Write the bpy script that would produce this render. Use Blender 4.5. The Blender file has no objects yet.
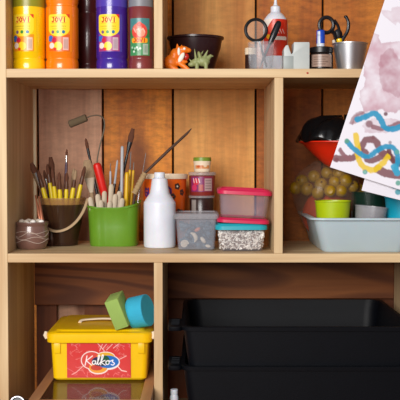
import bpy, bmesh, math, random
import numpy as np
from mathutils import Vector, Matrix, Quaternion
random.seed(7); np.random.seed(7)
S = bpy.context.scene; COL = S.collection
PI = math.pi
TH = math.atan(0.040); CT, ST = math.cos(TH), math.sin(TH)
CAM = Vector((0, -2.0, 1.3))

def at(px, py, Y):
    """the point at depth Y that a pixel of the 400x400 photograph looks at"""
    u = (px-200)/1000; v = (200-py)/1000
    dy = CT + ST*v; dz = -ST + CT*v
    k = (Y-CAM.y)/dy
    return Vector((u*k, Y, CAM.z+dz*k))
def sp(Y): return (Y+2.0)/1000      # metres per pixel at depth Y

# ------------------------------------------------------------------ materials
def lin(c):
    if isinstance(c, str): c = tuple(int(c[i:i+2], 16) for i in (0, 2, 4))
    return tuple((v/255/12.92 if v/255 <= .04045 else ((v/255+.055)/1.055)**2.4) for v in c[:3]) + (1,)
def node(nt, t, **kw):
    n = nt.nodes.new(t)
    for k, v in kw.items():
        if k.startswith('i_'): n.inputs[k[2:].replace('_', ' ')].default_value = v
        else: setattr(n, k, v)
    return n
def base_mat(name):
    m = bpy.data.materials.new(name); m.use_nodes = True
    return m, m.node_tree, m.node_tree.nodes['Principled BSDF']
def mat(name, col, rough=.5, metal=0, alpha=1, var=.12, vs=30, bump=0, bs=200, spec=.5, trans=0, sss=0, coat=0):
    m, nt, p = base_mat(name)
    tc = node(nt, 'ShaderNodeTexCoord'); nz = node(nt, 'ShaderNodeTexNoise'); nz.inputs['Scale'].default_value = vs
    nz.inputs['Detail'].default_value = 4
    nt.links.new(tc.outputs['Object'], nz.inputs['Vector'])
    mx = node(nt, 'ShaderNodeMix', data_type='RGBA')
    c = lin(col)
    mx.inputs[6].default_value = tuple(max(0, v*(1-var)) for v in c[:3])+(1,)
    mx.inputs[7].default_value = tuple(min(1, v*(1+var)) for v in c[:3])+(1,)
    nt.links.new(nz.outputs['Fac'], mx.inputs[0]); nt.links.new(mx.outputs[2], p.inputs['Base Color'])
    p.inputs['Roughness'].default_value = rough; p.inputs['Metallic'].default_value = metal
    p.inputs['Alpha'].default_value = alpha; p.inputs['Specular IOR Level'].default_value = spec
    p.inputs['Transmission Weight'].default_value = trans
    p.inputs['Coat Weight'].default_value = coat
    if sss:
        p.inputs['Subsurface Weight'].default_value = sss; p.inputs['Subsurface Scale'].default_value = .01
    if bump:
        n2 = node(nt, 'ShaderNodeTexNoise'); n2.inputs['Scale'].default_value = bs
        nt.links.new(tc.outputs['Object'], n2.inputs['Vector'])
        b = node(nt, 'ShaderNodeBump'); b.inputs['Strength'].default_value = bump; b.inputs['Distance'].default_value = .002
        nt.links.new(n2.outputs['Fac'], b.inputs['Height']); nt.links.new(b.outputs['Normal'], p.inputs['Normal'])
    return m
def wood(name, dark, light, axis=2, off=(0, 0, 0), rough=.6, across=22, along=1.5, knots=0, kd='3a1c0c', wave=0, wd=None, fine=.35, spec=.3, wamt=.6, mottle=0):
    m, nt, p = base_mat(name); L = nt.links.new
    tc = node(nt, 'ShaderNodeTexCoord'); mp = node(nt, 'ShaderNodeMapping')
    sc = [across]*3; sc[axis] = along
    mp.inputs['Scale'].default_value = sc; mp.inputs['Location'].default_value = off
    L(tc.outputs['Object'], mp.inputs['Vector'])
    nz = node(nt, 'ShaderNodeTexNoise'); nz.inputs['Scale'].default_value = 1; nz.inputs['Detail'].default_value = 6; nz.inputs['Distortion'].default_value = .6
    L(mp.outputs[0], nz.inputs['Vector'])
    cr = node(nt, 'ShaderNodeValToRGB'); e = cr.color_ramp.elements
    e[0].position = .32; e[0].color = lin(dark); e[1].position = .68; e[1].color = lin(light)
    L(nz.outputs['Fac'], cr.inputs[0]); col = cr.outputs[0]
    # fine fibres
    mp2 = node(nt, 'ShaderNodeMapping'); sc2 = [across*9]*3; sc2[axis] = along*4; mp2.inputs['Scale'].default_value = sc2
    L(tc.outputs['Object'], mp2.inputs['Vector'])
    n2 = node(nt, 'ShaderNodeTexNoise'); n2.inputs['Scale'].default_value = 1; n2.inputs['Detail'].default_value = 3; L(mp2.outputs[0], n2.inputs['Vector'])
    mr = node(nt, 'ShaderNodeMapRange'); mr.inputs[3].default_value = 1-fine; mr.inputs[4].default_value = 1+fine*.7
    L(n2.outputs['Fac'], mr.inputs[0])
    mu = node(nt, 'ShaderNodeMix', data_type='RGBA', blend_type='MULTIPLY'); mu.inputs[0].default_value = 1
    L(col, mu.inputs[6]); L(mr.outputs[0], mu.inputs[7]); col = mu.outputs[2]
    if wave:
        mp3 = node(nt, 'ShaderNodeMapping'); s3 = [wave]*3; s3[axis] = wave*.13; mp3.inputs['Scale'].default_value = s3
        mp3.inputs['Location'].default_value = off
        L(tc.outputs['Object'], mp3.inputs['Vector'])
        w = node(nt, 'ShaderNodeTexNoise'); w.inputs['Scale'].default_value = 1; w.inputs['Detail'].default_value = 1.5; w.inputs['Roughness'].default_value = .35
        L(mp3.outputs[0], w.inputs['Vector'])
        ma = node(nt, 'ShaderNodeMath', operation='MULTIPLY'); ma.inputs[1].default_value = 75; L(w.outputs['Fac'], ma.inputs[0])
        mb = node(nt, 'ShaderNodeMath', operation='SINE'); L(ma.outputs[0], mb.inputs[0])
        r3 = node(nt, 'ShaderNodeValToRGB'); r3.color_ramp.elements[0].position = .1; r3.color_ramp.elements[0].color = (0, 0, 0, 1); r3.color_ramp.elements[1].position = .9
        r3.color_ramp.elements[1].color = (wamt, wamt, wamt, 1)
        L(mb.outputs[0], r3.inputs[0])
        m3 = node(nt, 'ShaderNodeMix', data_type='RGBA'); m3.inputs[7].default_value = lin(wd or dark)
        L(r3.outputs[0], m3.inputs[0]); L(col, m3.inputs[6]); col = m3.outputs[2]
    if mottle:
        mp5 = node(nt, 'ShaderNodeMapping'); s5 = [30]*3; s5[axis] = 75; mp5.inputs['Scale'].default_value = s5; L(tc.outputs['Object'], mp5.inputs['Vector'])
        n5 = node(nt, 'ShaderNodeTexNoise'); n5.inputs['Scale'].default_value = 1; n5.inputs['Detail'].default_value = 5; n5.inputs['Roughness'].default_value = .7; L(mp5.outputs[0], n5.inputs['Vector'])
        r5 = node(nt, 'ShaderNodeMapRange'); r5.inputs[1].default_value = .3; r5.inputs[2].default_value = .6; r5.inputs[3].default_value = 1-mottle; r5.inputs[4].default_value = 1.08; L(n5.outputs['Fac'], r5.inputs[0])
        m5 = node(nt, 'ShaderNodeMix', data_type='RGBA', blend_type='MULTIPLY'); m5.inputs[0].default_value = 1
        L(col, m5.inputs[6]); L(r5.outputs[0], m5.inputs[7]); col = m5.outputs[2]
    if knots:
        mp4 = node(nt, 'ShaderNodeMapping'); s4 = [knots]*3; s4[axis] = knots*.55; mp4.inputs['Scale'].default_value = s4; mp4.inputs['Location'].default_value = off
        L(tc.outputs['Object'], mp4.inputs['Vector'])
        vo = node(nt, 'ShaderNodeTexVoronoi'); vo.inputs['Scale'].default_value = 1; L(mp4.outputs[0], vo.inputs['Vector'])
        r4 = node(nt, 'ShaderNodeValToRGB'); r4.color_ramp.elements[0].position = .06; r4.color_ramp.elements[0].color = (.8, .8, .8, 1)
        r4.color_ramp.elements[1].position = .14; r4.color_ramp.elements[1].color = (0, 0, 0, 1)
        L(vo.outputs['Distance'], r4.inputs[0])
        m4 = node(nt, 'ShaderNodeMix', data_type='RGBA'); m4.inputs[7].default_value = lin(kd)
        L(r4.outputs[0], m4.inputs[0]); L(col, m4.inputs[6]); col = m4.outputs[2]
    L(col, p.inputs['Base Color'])
    b = node(nt, 'ShaderNodeBump'); b.inputs['Strength'].default_value = .25; b.inputs['Distance'].default_value = .001
    L(nz.outputs['Fac'], b.inputs['Height']); L(b.outputs['Normal'], p.inputs['Normal'])
    p.inputs['Roughness'].default_value = rough; p.inputs['Specular IOR Level'].default_value = spec
    return m
def attr_mat(name, rough=.5, bump=0, spec=.4):
    m, nt, p = base_mat(name)
    a = node(nt, 'ShaderNodeVertexColor', layer_name='paint')
    nt.links.new(a.outputs['Color'], p.inputs['Base Color'])
    p.inputs['Roughness'].default_value = rough; p.inputs['Specular IOR Level'].default_value = spec
    return m

M = {}
M['board'] = wood('pine_board', 'c09c72', 'dcc096', axis=0, across=30, along=2, fine=.12, rough=.5)
M['board_v'] = wood('pine_board_upright', 'c09c72', 'dcc096', axis=2, across=30, along=2, fine=.12, rough=.5)
M['pale_strip'] = wood('cream_strip', 'f0dcb0', 'fff2d4', axis=2, fine=.08)
PL = [('a87458', 'd8a888', 7), ('b8661c', 'e8922e', 3), ('c07c38', 'e6a85a', 0), ('9c5018', 'd0802a', 4), ('a45a1c', 'c87c2c', 4), ('9a5420', 'b87030', 4)]
for i, (a, b, k) in enumerate(PL):
    M['plank%d' % i] = wood('wall_plank_wood_%d' % i, a, b, axis=2, off=(i*3.7, i*1.3, i*2.1), across=16, along=1.6, knots=k, kd='6b3413', fine=.25, rough=.55, wave=5 if i in (1, 2, 3) else 0, wd=a, wamt=.3, mottle=(.15, .4, .12, .4, .35, .3)[i])
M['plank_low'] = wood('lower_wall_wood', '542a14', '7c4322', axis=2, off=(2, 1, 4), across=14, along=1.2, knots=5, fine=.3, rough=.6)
M['gap'] = mat('dark_gap', '0d0806', .9)
M['rail'] = wood('resin_pine_rail', '6c3718', '965a2e', axis=0, off=(.4, 0, .2), across=14, along=1.5, knots=4, kd='2c1208', wave=7, wd='4d2412', fine=.2, wamt=.7)
M['floor'] = wood('floor_boards', '6d4a2c', '8f6640', axis=1)
def M_(k, *a, **kw): M[k] = mat(k, *a, **kw)
M_('green_plastic', '629022', .38, sss=.05)
M_('tub_plastic', '3c2418', .25, alpha=.7)
M_('tub_rim', 'a87a4c', .3, alpha=.5)
M_('strap', 'b89c78', .5)
M_('clay', '75544a', .3, var=.3, vs=25, coat=.6)
M_('clay_dark', '4e2f24', .3, var=.3, vs=25, coat=.4)
M_('clay_line', 'b8a396', .35)
M_('stone', 'cfc3b4', .7, bump=.3)
M_('copper', 'c07a5c', .35, metal=.6)
M_('white_plastic', 'dcdfe9', .4, sss=.12)
M_('orange_plastic', 'e86414', .4)
M_('cream', 'ecd9bd', .4)
M_('clear', 'd8d4dc', .12, alpha=.11, spec=.7)
M_('clear_purple', 'b8aec4', .12, alpha=.15, spec=.7)
M_('clear_grey', 'b4b2b8', .2, alpha=.42, spec=.7)
M_('frosted', 'b8bcc8', .3, alpha=.22, spec=.5)
M_('glass', 'd0d4dc', .2, alpha=.16, spec=.7)
M_('lens', 'c8b4aa', .15, alpha=.12, spec=.2)
M_('pink_lid', 'c81e4c', .35, sss=.05)
M_('teal_lid', '1fa0b0', .35, sss=.05)
M_('flake', 'eee9e2', .6)
M_('flake_dark', '97867c', .7)
M_('black_tray', '05070d', .5, spec=.18, var=.2, bump=.15, bs=600)
M_('black_plastic', '121214', .3)
M_('bin_bag', '0e0e10', .22, bump=.5, bs=30)
M_('red_bowl', 'e8290c', .35)
M_('tray_grey', 'b2c3cb', .4, sss=.1, vs=8, var=.12)
M_('lime', 'b0c40c', .4, sss=.1)
M_('cyan_cup', '10a3c0', .4, sss=.05)
M_('yellow_ball', '9e7a12', .45, var=.25, vs=40)
M_('crumple', 'b8401c', .6, var=.35, vs=40)
M_('dark_green', '16352a', .25, alpha=.85)
M_('box_yellow', 'f6c303', .35, sss=.04)
M_('green_sponge', '9ab85e', .9, bump=.8, bs=500)
M_('blue_sponge', '36b0d4', .9, bump=.8, bs=500)
M_('paint_yellow', 'f7c800', .25, coat=.5)
M_('paint_olive', '8f8a1e', .35)
M_('paint_orange', 'ff7d08', .25, coat=.5)
M_('paint_purple', '3c2090', .25, coat=.5)
M_('paint_purple2', '4d3aa8', .3, coat=.3)
M_('paint_maroon', '4f1c20', .3, coat=.4)
M_('paint_maroon2', '7a3030', .3, coat=.4)
M_('cap_grey', '7d7f86', .45)
M_('dark_bowl', '2c1216', .3, alpha=.93)
M_('toy_orange', 'f07410', .4, var=.25, vs=90)
M_('toy_white', 'efe6d8', .45)
M_('toy_red', 'b41c14', .35)
M_('toy_green', '8d9460', .5, var=.25, vs=90)
M_('tape_grey', 'b9bebc', .45)
M_('tape_shade', '9aa19f', .45)  # dispenser grey darkened for shade on its angled left part
M_('jar_dark', '1c120e', .25)
M_('lid_black', '111012', .35)
M_('blue_cap', '1746b8', .35)
M_('steel', 'd6d6da', .3, metal=.9, var=.05)
M_('dull_steel', '6c6c70', .6, var=.05, spec=.2)
M_('silver', 'c8c8c8', .25, metal=1, var=.05)
M_('yellow_stick', 'd6a800', .4)
M_('yellow_handle', 'd8bc10', .4)
M_('black_handle', '141318', .3)
M_('purple_handle', '3b1d3a', .3)
M_('brown_bristle', '5a3320', .9, var=.4, vs=300)
M_('beige_bristle', '9a8062', .9, var=.3, vs=300)
M_('dark_ferrule', '54301c', .4)
M_('red_handle', 'd01c12', .35)
M_('wire', '8a8272', .35, metal=.8)
M_('roller_fur', '5e4f3a', .95, bump=.8, bs=400)
M_('wood_stick', 'c4b49c', .7)
M_('grey_stick', 'a9abb0', .4)
M_('dark_twig', '4a3428', .7, var=.5, vs=120)
M_('rope', 'a98d66', .9, bump=.8, bs=300)
M_('jam', '8c3028', .3, alpha=.9)
M_('jar_brown', '34201e', .25, alpha=.9)
M_('orange_green', '76922c', .4)
M_('orange_lid', 'd98a3a', .4)
M_('shell', 'd6c8b4', .5)
M_('blue_bits', '4e6474', .5, var=.3, vs=60)
M_('orange_bit', 'c86a3c', .5)
M_('glass_panel', '5a3a24', .06, alpha=.45, spec=.8)
M_('panel_wood', '7a4c2c', .5)
M_('chrome', '8a8a90', .3, metal=1)
M_('black_hole', '050506', .4)
M_('bag', '9c8474', .2, alpha=.2, spec=.6, bump=.5, bs=40)
M_('cork', 'b98b5a', .8)
M_('red_paint_spot', 'b02018', .5)
M['frame_wood'] = wood('tray_frame_wood', 'a06c48', 'cc9c72', axis=1, fine=.15, rough=.45)
M['painted'] = attr_mat('printed_label', .3)
M['paper_paint'] = attr_mat('poster_paint_on_paper', .75, spec=.2)

# ------------------------------------------------------------------ mesh helpers
def obj(name, bm, m, parent=None, smooth=True, bevel=0, seg=2):
    if hasattr(bm, 'verts') and isinstance(bm, bmesh.types.BMesh):
        bmesh.ops.recalc_face_normals(bm, faces=bm.faces[:])
        me = bpy.data.meshes.new(name); bm.to_mesh(me); bm.free()
    else: me = bm
    for k in (m if isinstance(m, (list, tuple)) else [m]): me.materials.append(M[k])
    o = bpy.data.objects.new(name, me); COL.objects.link(o)
    if smooth:
        me.polygons.foreach_set('use_smooth', [True]*len(me.polygons))
        md = o.modifiers.new('split', 'EDGE_SPLIT'); md.split_angle = math.radians(38)
    if bevel:
        b = o.modifiers.new('bevel', 'BEVEL'); b.width = bevel; b.segments = seg; b.limit_method = 'ANGLE'
        if smooth: o.modifiers.move(1, 0)
    if parent: o.parent = parent
    return o
def thing(name, label, cat, loc=(0, 0, 0), rz=0, group=None, rot=None):
    o = bpy.data.objects.new(name, None); COL.objects.link(o); o.empty_display_size = .02
    o.location = loc
    o.rotation_euler = rot if rot else (0, 0, rz)
    o['label'] = label; o['category'] = cat
    if group: o['group'] = group
    return o
def tag(o, label, cat, group=None, kind=None):
    o['label'] = label; o['category'] = cat
    if group: o['group'] = group
    if kind: o['kind'] = kind
    return o
def struct(o): o['kind'] = 'structure'; return o
def NB(): return bmesh.new()
def box(bm, x0, x1, y0, y1, z0, z1, mi=0):
    vs = [bm.verts.new((x, y, z)) for x in (x0, x1) for y in (y0, y1) for z in (z0, z1)]
    for f in ((0, 1, 3, 2), (4, 6, 7, 5), (0, 4, 5, 1), (2, 3, 7, 6), (0, 2, 6, 4), (1, 5, 7, 3)):
        bm.faces.new([vs[i] for i in f]).material_index = mi
    return bm
def circ(r, z, n=40, ry=None, cx=0, cy=0):
    ry = r if ry is None else ry
    return [Vector((cx+r*math.cos(2*PI*i/n), cy+ry*math.sin(2*PI*i/n), z)) for i in range(n)]
def rr(a, b, r, z, n=6, cx=0, cy=0):
    pts = []
    for (sx, sy, a0) in ((1, 1, 0), (-1, 1, PI/2), (-1, -1, PI), (1, -1, 1.5*PI)):
        for i in range(n):
            t = a0 + PI/2*i/(n-1)
            pts.append(Vector((cx+sx*(a-r)+r*math.cos(t), cy+sy*(b-r)+r*math.sin(t), z)))
    return pts
def loft(bm, rings, cap0=True, cap1=True, mi=0, closed=False):
    R = [[bm.verts.new(p) for p in r] for r in rings]
    n = len(R[0]); fs = []
    for a, b in zip(R[:-1], R[1:]):
        for i in range(n):
            f = bm.faces.new((a[i], a[(i+1) % n], b[(i+1) % n], b[i])); f.material_index = mi; fs.append(f)
    if cap0: bm.faces.new(R[0][::-1]).material_index = mi
    if cap1: bm.faces.new(R[-1]).material_index = mi
    return bm
def lathe(bm, prof, n=40, mi=0, cap0=True, cap1=True):
    return loft(bm, [circ(r, z, n) for r, z in prof], mi=mi, cap0=cap0, cap1=cap1)
def tube(bm, pts, rad, n=10, mi=0, flat=1):
    pts = [Vector(p) for p in pts]
    rs = rad if isinstance(rad, (list, tuple)) else [rad]*len(pts)
    up = Vector((0, 0, 1)); rings = []
    for i, p in enumerate(pts):
        d = (pts[min(i+1, len(pts)-1)]-pts[max(i-1, 0)]).normalized()
        if i == 0:
            s = d.cross(up)
            if s.length < .1: s = d.cross(Vector((0, 1, 0)))
        else: s = s - d*s.dot(d)
        s.normalize(); t = d.cross(s)
        rings.append([p + rs[i]*(math.cos(2*PI*k/n)*s + flat*math.sin(2*PI*k/n)*t) for k in range(n)])
    return loft(bm, rings, mi=mi)
def smoothpath(pts, k=6):
    pts = [Vector(p) for p in pts]; out = []
    P = [pts[0]]+pts+[pts[-1]]
    for i in range(1, len(P)-2):
        a, b, c, d = P[i-1:i+3]
        for j in range(k):
            t = j/k
            out.append(.5*((2*b)+(c-a)*t+(2*a-5*b+4*c-d)*t*t+(3*b-a-3*c+d)*t**3))
    out.append(pts[-1]); return out
def ell(bm, c, r, mi=0, u=16, v=10, rot=None):
    Mx = Matrix.Translation(Vector(c)) @ (rot.to_matrix().to_4x4() if rot else Matrix()) @ Matrix.Diagonal((r[0], r[1], r[2], 1))
    g = bmesh.ops.create_uvsphere(bm, u_segments=u, v_segments=v, radius=1, matrix=Mx)
    for vtx in g['verts']:
        for f in vtx.link_faces: f.material_index = mi
def prism(bm, poly, y0, y1, mi=0):
    a = [bm.verts.new((x, y0, z)) for x, z in poly]; b = [bm.verts.new((x, y1, z)) for x, z in poly]; n = len(poly)
    bm.faces.new(a).material_index = mi; bm.faces.new(b[::-1]).material_index = mi
    for i in range(n): bm.faces.new((a[i], b[i], b[(i+1) % n], a[(i+1) % n])).material_index = mi
    return bm
def hollow(bm, w0, d0, w1, d1, h, r, t, lipw=0, mi=0, n=6, z0=0, lipt=None):
    """open box with wall thickness t, wider at the top; optional outward flange"""
    lipt = lipt or t
    R = [rr(w0/2-.004, d0/2-.004, r*.8, z0, n), rr(w0/2, d0/2, r, z0+.004, n)]
    if lipw:
        R += [rr(w1/2, d1/2, r, z0+h-lipt-.001, n), rr(w1/2+lipw, d1/2+lipw, r+lipw, z0+h-lipt, n), rr(w1/2+lipw, d1/2+lipw, r+lipw, z0+h, n)]
    else: R += [rr(w1/2, d1/2, r, z0+h, n)]
    R += [rr(w1/2-t, d1/2-t, r-t*.5, z0+h, n), rr(w0/2-t, d0/2-t, r-t*.5, z0+t+.001, n)]
    return loft(bm, R, mi=mi)
def orient(o, p0, p1, roll=0):
    d = (Vector(p1)-Vector(p0)).normalized()
    q = Vector((0, 0, 1)).rotation_difference(d)
    o.rotation_mode = 'QUATERNION'; o.rotation_quaternion = q @ Quaternion((0, 0, 1), roll); o.location = p0

# ------------------------------------------------------------------ painted panels (prints, labels, pictures)
class Canvas:
    def __init__(s, w, h, res, bg):
        s.w, s.h = w, h; s.nx = max(2, int(w/res)+1); s.ny = max(2, int(h/res)+1)
        s.U, s.V = np.meshgrid(np.linspace(0, w, s.nx), np.linspace(0, h, s.ny))   # V runs downwards
        s.C = np.zeros(s.U.shape+(3,)); s.C[:] = lin(bg)[:3]
        s.soft = res*.6
    def blend(s, mask, col, a=1):
        mask = np.clip(mask, 0, 1)[..., None]*a; s.C = s.C*(1-mask)+np.array(lin(col)[:3])*mask
    def stroke(s, pts, w, col, a=1, soft=None, wob=0):
        d = np.full(s.U.shape, 1e9)
        for (x0, y0), (x1, y1) in zip(pts[:-1], pts[1:]):
            dx, dy = x1-x0, y1-y0; L = dx*dx+dy*dy or 1e-9
            t = np.clip(((s.U-x0)*dx+(s.V-y0)*dy)/L, 0, 1)
            d = np.minimum(d, np.hypot(s.U-x0-t*dx, s.V-y0-t*dy))
        if wob: d = d+wob*(s.noise(wob*2.5, 3)-.5)*2
        s.blend((w/2-d)/(soft or s.soft)+.5, col, a)
    def disc(s, x, y, r, col, a=1, ry=None, soft=None):
        ry = ry or r
        d = np.hypot((s.U-x)/r, (s.V-y)/ry)*r; s.blend((r-d)/(soft or s.soft)+.5, col, a)
    def rect(s, x0, y0, x1, y1, col, a=1, r=0):
        dx = np.maximum(np.maximum(x0+r-s.U, s.U-x1+r), 0); dy = np.maximum(np.maximum(y0+r-s.V, s.V-y1+r), 0)
        s.blend((r-np.hypot(dx, dy))/s.soft+.5, col, a)
    def poly(s, pts, col, a=1):
        m = np.zeros(s.U.shape, bool); n = len(pts)
        for i in range(n):
            x0, y0 = pts[i]; x1, y1 = pts[(i+1) % n]
            if y0 == y1: continue
            c = ((y0 > s.V) != (y1 > s.V)) & (s.U < (x1-x0)*(s.V-y0)/(y1-y0)+x0); m ^= c
        s.blend(m.astype(float), col, a); return m
    def noise(s, scale, seed=0):
        rng = np.random.RandomState(seed); out = 0; amp = .5; sc = scale
        for o in range(3):
            gx = int(s.w/sc)+3; gy = int(s.h/sc)+3; g = rng.rand(gy, gx)
            x = s.U/sc; y = s.V/sc; xi = x.astype(int); yi = y.astype(int); fx = x-xi; fy = y-yi
            fx = fx*fx*(3-2*fx); fy = fy*fy*(3-2*fy)
            out = out+amp*((g[yi, xi]*(1-fx)+g[yi, xi+1]*fx)*(1-fy)+(g[yi+1, xi]*(1-fx)+g[yi+1, xi+1]*fx)*fy); amp *= .5; sc /= 2
        return out/.875
    def text(s, t, x, y, h, w, gap, col, sw, a=1):
        G = {'J': [[(.1, .8), (.3, 1), (.6, .95), (.75, .7), (.75, 0), (.4, 0)]], 'O': [[(.5, 0), (.9, .25), (.9, .75), (.5, 1), (.1, .75), (.1, .25), (.5, 0)]],
             'V': [[(0, 0), (.5, 1), (1, 0)]], 'I': [[(.5, 0), (.5, 1)]], 'G': [[(.95, .15), (.5, 0), (.08, .3), (.08, .75), (.5, 1), (.95, .8), (.95, .5), (.6, .5)]],
             'U': [[(.05, 0), (.05, .7), (.4, 1), (.9, .8), (.95, 0)]]}
        for ch in t:
            for st in G[ch]: s.stroke([(x+p*w, y+q*h) for p, q in st], sw, col, a)
            x += (w if ch != 'I' else w*.6)+gap
    def mesh(s, name, mapf):
        ny, nx = s.U.shape
        co = [mapf(u, v) for u, v in zip(s.U.ravel(), s.V.ravel())]
        fc = [(j*nx+i, (j+1)*nx+i, (j+1)*nx+i+1, j*nx+i+1) for j in range(ny-1) for i in range(nx-1)]
        me = bpy.data.meshes.new(name); me.from_pydata(co, [], fc); me.update()
        at_ = me.color_attributes.new('paint', 'FLOAT_COLOR', 'POINT')
        c = np.ones((ny*nx, 4), 'f'); c[:, :3] = s.C.reshape(-1, 3); at_.data.foreach_set('color', c.ravel())
        return me
def wrap_map(R, zt, a0, k):
    """canvas units -> cylinder of radius R; centre angle a0 measured from -y; k metres per canvas unit"""
    def f(u, v, w0=0):
        a = a0+(u*k)/R
        return (R*math.sin(a), -R*math.cos(a), zt-v*k)
    return f

# ------------------------------------------------------------------ room and shelving
YB = .32                       # back edge of the shelves
def X(px, Y=0): return (px-200)*sp(Y)
def Z(py, Y=0): return at(200, py, Y).z
zT, zTb = Z(68.7), Z(77.6)     # top shelf in the photo
zM, zMb = Z(253.6), Z(262.6)
step = zT-zM
zU, zUb = zT+step, zTb+step    # shelf above the frame
zL, zLb = zM-step, zMb-step    # shelf below the frame
xl0, xl1 = X(-2), X(7)
xr0, xr1 = X(426), X(435)

bm = NB()
YW = .37
edges = [-300, -150, -60, 38, 103, 173, 255.5, 322, 395, 470, 560, 680]
mi = [0, 4, 3, 0, 1, 2, 3, 4, 5, 2, 3]
for i in range(len(edges)-1):
    a, b = X(edges[i], YW)+.0024, X(edges[i+1], YW)-.0024
    box(bm, a, b, YW, YW+.018, 0, 2.6, mi[i])
box(bm, X(-300, YW), X(680, YW), YW+.018, YW+.03, 0, 2.6, 6)
w = struct(obj('wall_back', bm, ['plank%d' % i for i in range(6)]+['gap'], smooth=False, bevel=.0012, seg=1))
f = struct(obj('floor', box(NB(), -2.5, 2.5, -4, YW, -.02, 0), 'floor', smooth=False))

unit = thing('shelving_unit', 'pale pine shelving unit with open bays fixed against the plank wall', 'shelving unit', ((xl0+xr1)/2, 0, 0))
ux = unit.location.x
def ub(name, m, x0, x1, y0, y1, z0, z1, **k):
    return obj(name, box(NB(), x0-ux, x1-ux, y0, y1, z0, z1), m, unit, smooth=False, bevel=.0012, **k)
ub('side_panel', 'board_v', xl0, xl1, 0, YB, 0, zU+.001)
ub('side_panel', 'board_v', xr0, xr1, 0, YB, 0, zU+.001)
for a, b in ((zUb, zU), (zTb, zT), (zMb, zM), (zLb, zL)): ub('shelf', 'board', xl1, xr0, 0, YB, a, b)
ub('divider', 'board_v', X(154.3), X(162.8), 0, YB, zT, zUb)
ub('divider', 'board_v', X(274.2), X(283), 0, YB, zM, zTb)
ub('divider', 'board_v', X(153.7), X(162.5), 0, YB, zL, zMb)
ub('back_rail', 'rail', xl1, X(162.5), YB, YB+.02, Z(305, YB), zMb)
ub('back_rail', 'rail', X(162.5), xr0, YB, YB+.02, Z(298.5, YB), zMb)
ub('back_strip', 'pale_strip', X(33.2, YB+.01), X(37.0, YB+.01), YB+.001, YB+.014, zM, zTb)  # upright strip at the left back edge, coloured nearly white
# darker lower wall board standing behind the bottom bays
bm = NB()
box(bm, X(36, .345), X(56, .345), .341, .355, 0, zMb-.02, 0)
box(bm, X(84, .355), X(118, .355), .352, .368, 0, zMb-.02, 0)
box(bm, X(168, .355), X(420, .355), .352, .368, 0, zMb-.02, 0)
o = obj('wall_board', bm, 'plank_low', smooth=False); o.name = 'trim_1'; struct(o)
bm = NB(); ell(bm, (0, 0, 0), (.0022, .0008, .0018))
o = obj('paint_spot', bm, 'red_paint_spot', unit); o.location = (X(307)-ux, -.0008, Z(73)); o['label'] = 'red paint spot'

# ------------------------------------------------------------------ paint bottles on the top shelf
def bottle_body(R, h, m, caps='cap_grey', notch=.055, ridge2=.13):
    bm = NB()
    prof = [(R*.86, 0), (R*.97, .002), (R, .006), (R, notch-.032), (R*.955, notch-.030), (R*.955, notch-.027), (R, notch-.025),
            (R, notch+.003+ridge2-.055), (R*.95, notch+ridge2-.05), (R*.95, notch+ridge2-.046), (R, notch+ridge2-.042), (R, h*.78), (R*.9, h*.83), (R*.5, h*.9), (R*.42, h*.93), (R*.42, h*.95)]
    return lathe(bm, prof, 48)
def paint_bottle(name, label, cx, Y, Rpx, mat_, cap, canvas, lx0, ly0, group=None, top_wrap=None):
    R = Rpx*sp(Y); h = .25
    t = thing(name, label, 'paint bottle', (X(cx, Y), Y, zT), group='poster paint bottles on the top shelf')
    obj('bottle', bottle_body(R, h, mat_), mat_, t)
    obj('cap', lathe(NB(), [(R*.46, h*.935), (R*.48, h*.94), (R*.48, h*.99), (R*.4, h)], 32), cap, t)
    if top_wrap:
        zz = Z(6, Y-R)-zT
        obj('shoulder_band', lathe(NB(), [(R*1.004, zz), (R*1.008, zz+.001), (R*1.008, h*.775), (R*1.0, h*.78)], 48, cap0=False, cap1=False), top_wrap, t)
    if canvas:
        k = sp(Y-R)
        a0 = math.asin(max(-.95, min(.95, (lx0-cx)*sp(Y-R*.5)/R)))
        me = canvas.mesh('label', wrap_map(R*1.012, Z(ly0, Y-R)-zT, a0, k))
        obj('label', me, 'painted', t)
    return t
def jovi(bg, wpx=26, flip=False):
    c = Canvas(wpx, 37, .25, bg)
    c.rect(0, 0, wpx-3, 37, bg)
    c.rect(.5, 20, wpx-3, 36.5, 'd2281e')
    c.disc(2.5, 24, 3.2, '2a6cc0'); c.disc(4, 31, 3, 'e8d8d0'); c.disc(7, 25.5, 2.6, 'c81c3c')
    c.disc(11, 31.5, 4.2, 'f0d020'); c.disc(8, 34.5, 1.5, 'e03020')
    c.rect(16, 23, 21.5, 35.5, 'e8e6e4')
    for i, x in enumerate((17, 18.2, 19.1, 20.2)): c.rect(x, 25, x+.5, 34, '4a4a55')
    c.rect(0, 0, wpx-3, 15, 'f6d830', r=3); c.disc((wpx-3)/2, 14, (wpx-3)/2, 'f6d830', ry=8)
    c.rect(3, 2.2, wpx-6.5, 8.6, 'f8e050', r=2.5)
    c.stroke([(3.5, 2.6), (wpx-7, 2.4)], .5, 'd88020'); c.stroke([(3.5, 8.6), (wpx-7, 8.6)], .5, 'd88020')
    c.text('JOVI', 4.3, 3.4, 4.2, 3.1, .8, 'c8201c', 1.15)
    c.poly([(wpx-7, 0), (wpx-3, 0), (wpx-3, 4.5)], 'd83020')
    for x in range(12): c.rect(3+x*1.35, 11.3+.2*(x % 2), 3.9+x*1.35, 12.6, '5a4020', .8)
    c.stroke([(4.5, 14.4), (wpx-7, 14.4)], .4, 'a08030', .6)
    for x, q in ((5.5, '7a5a80'), (11, '2a8a3c'), (16.5, '1a6a9c')): c.disc(x, 17.6, 1.7, q)
    return c
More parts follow.
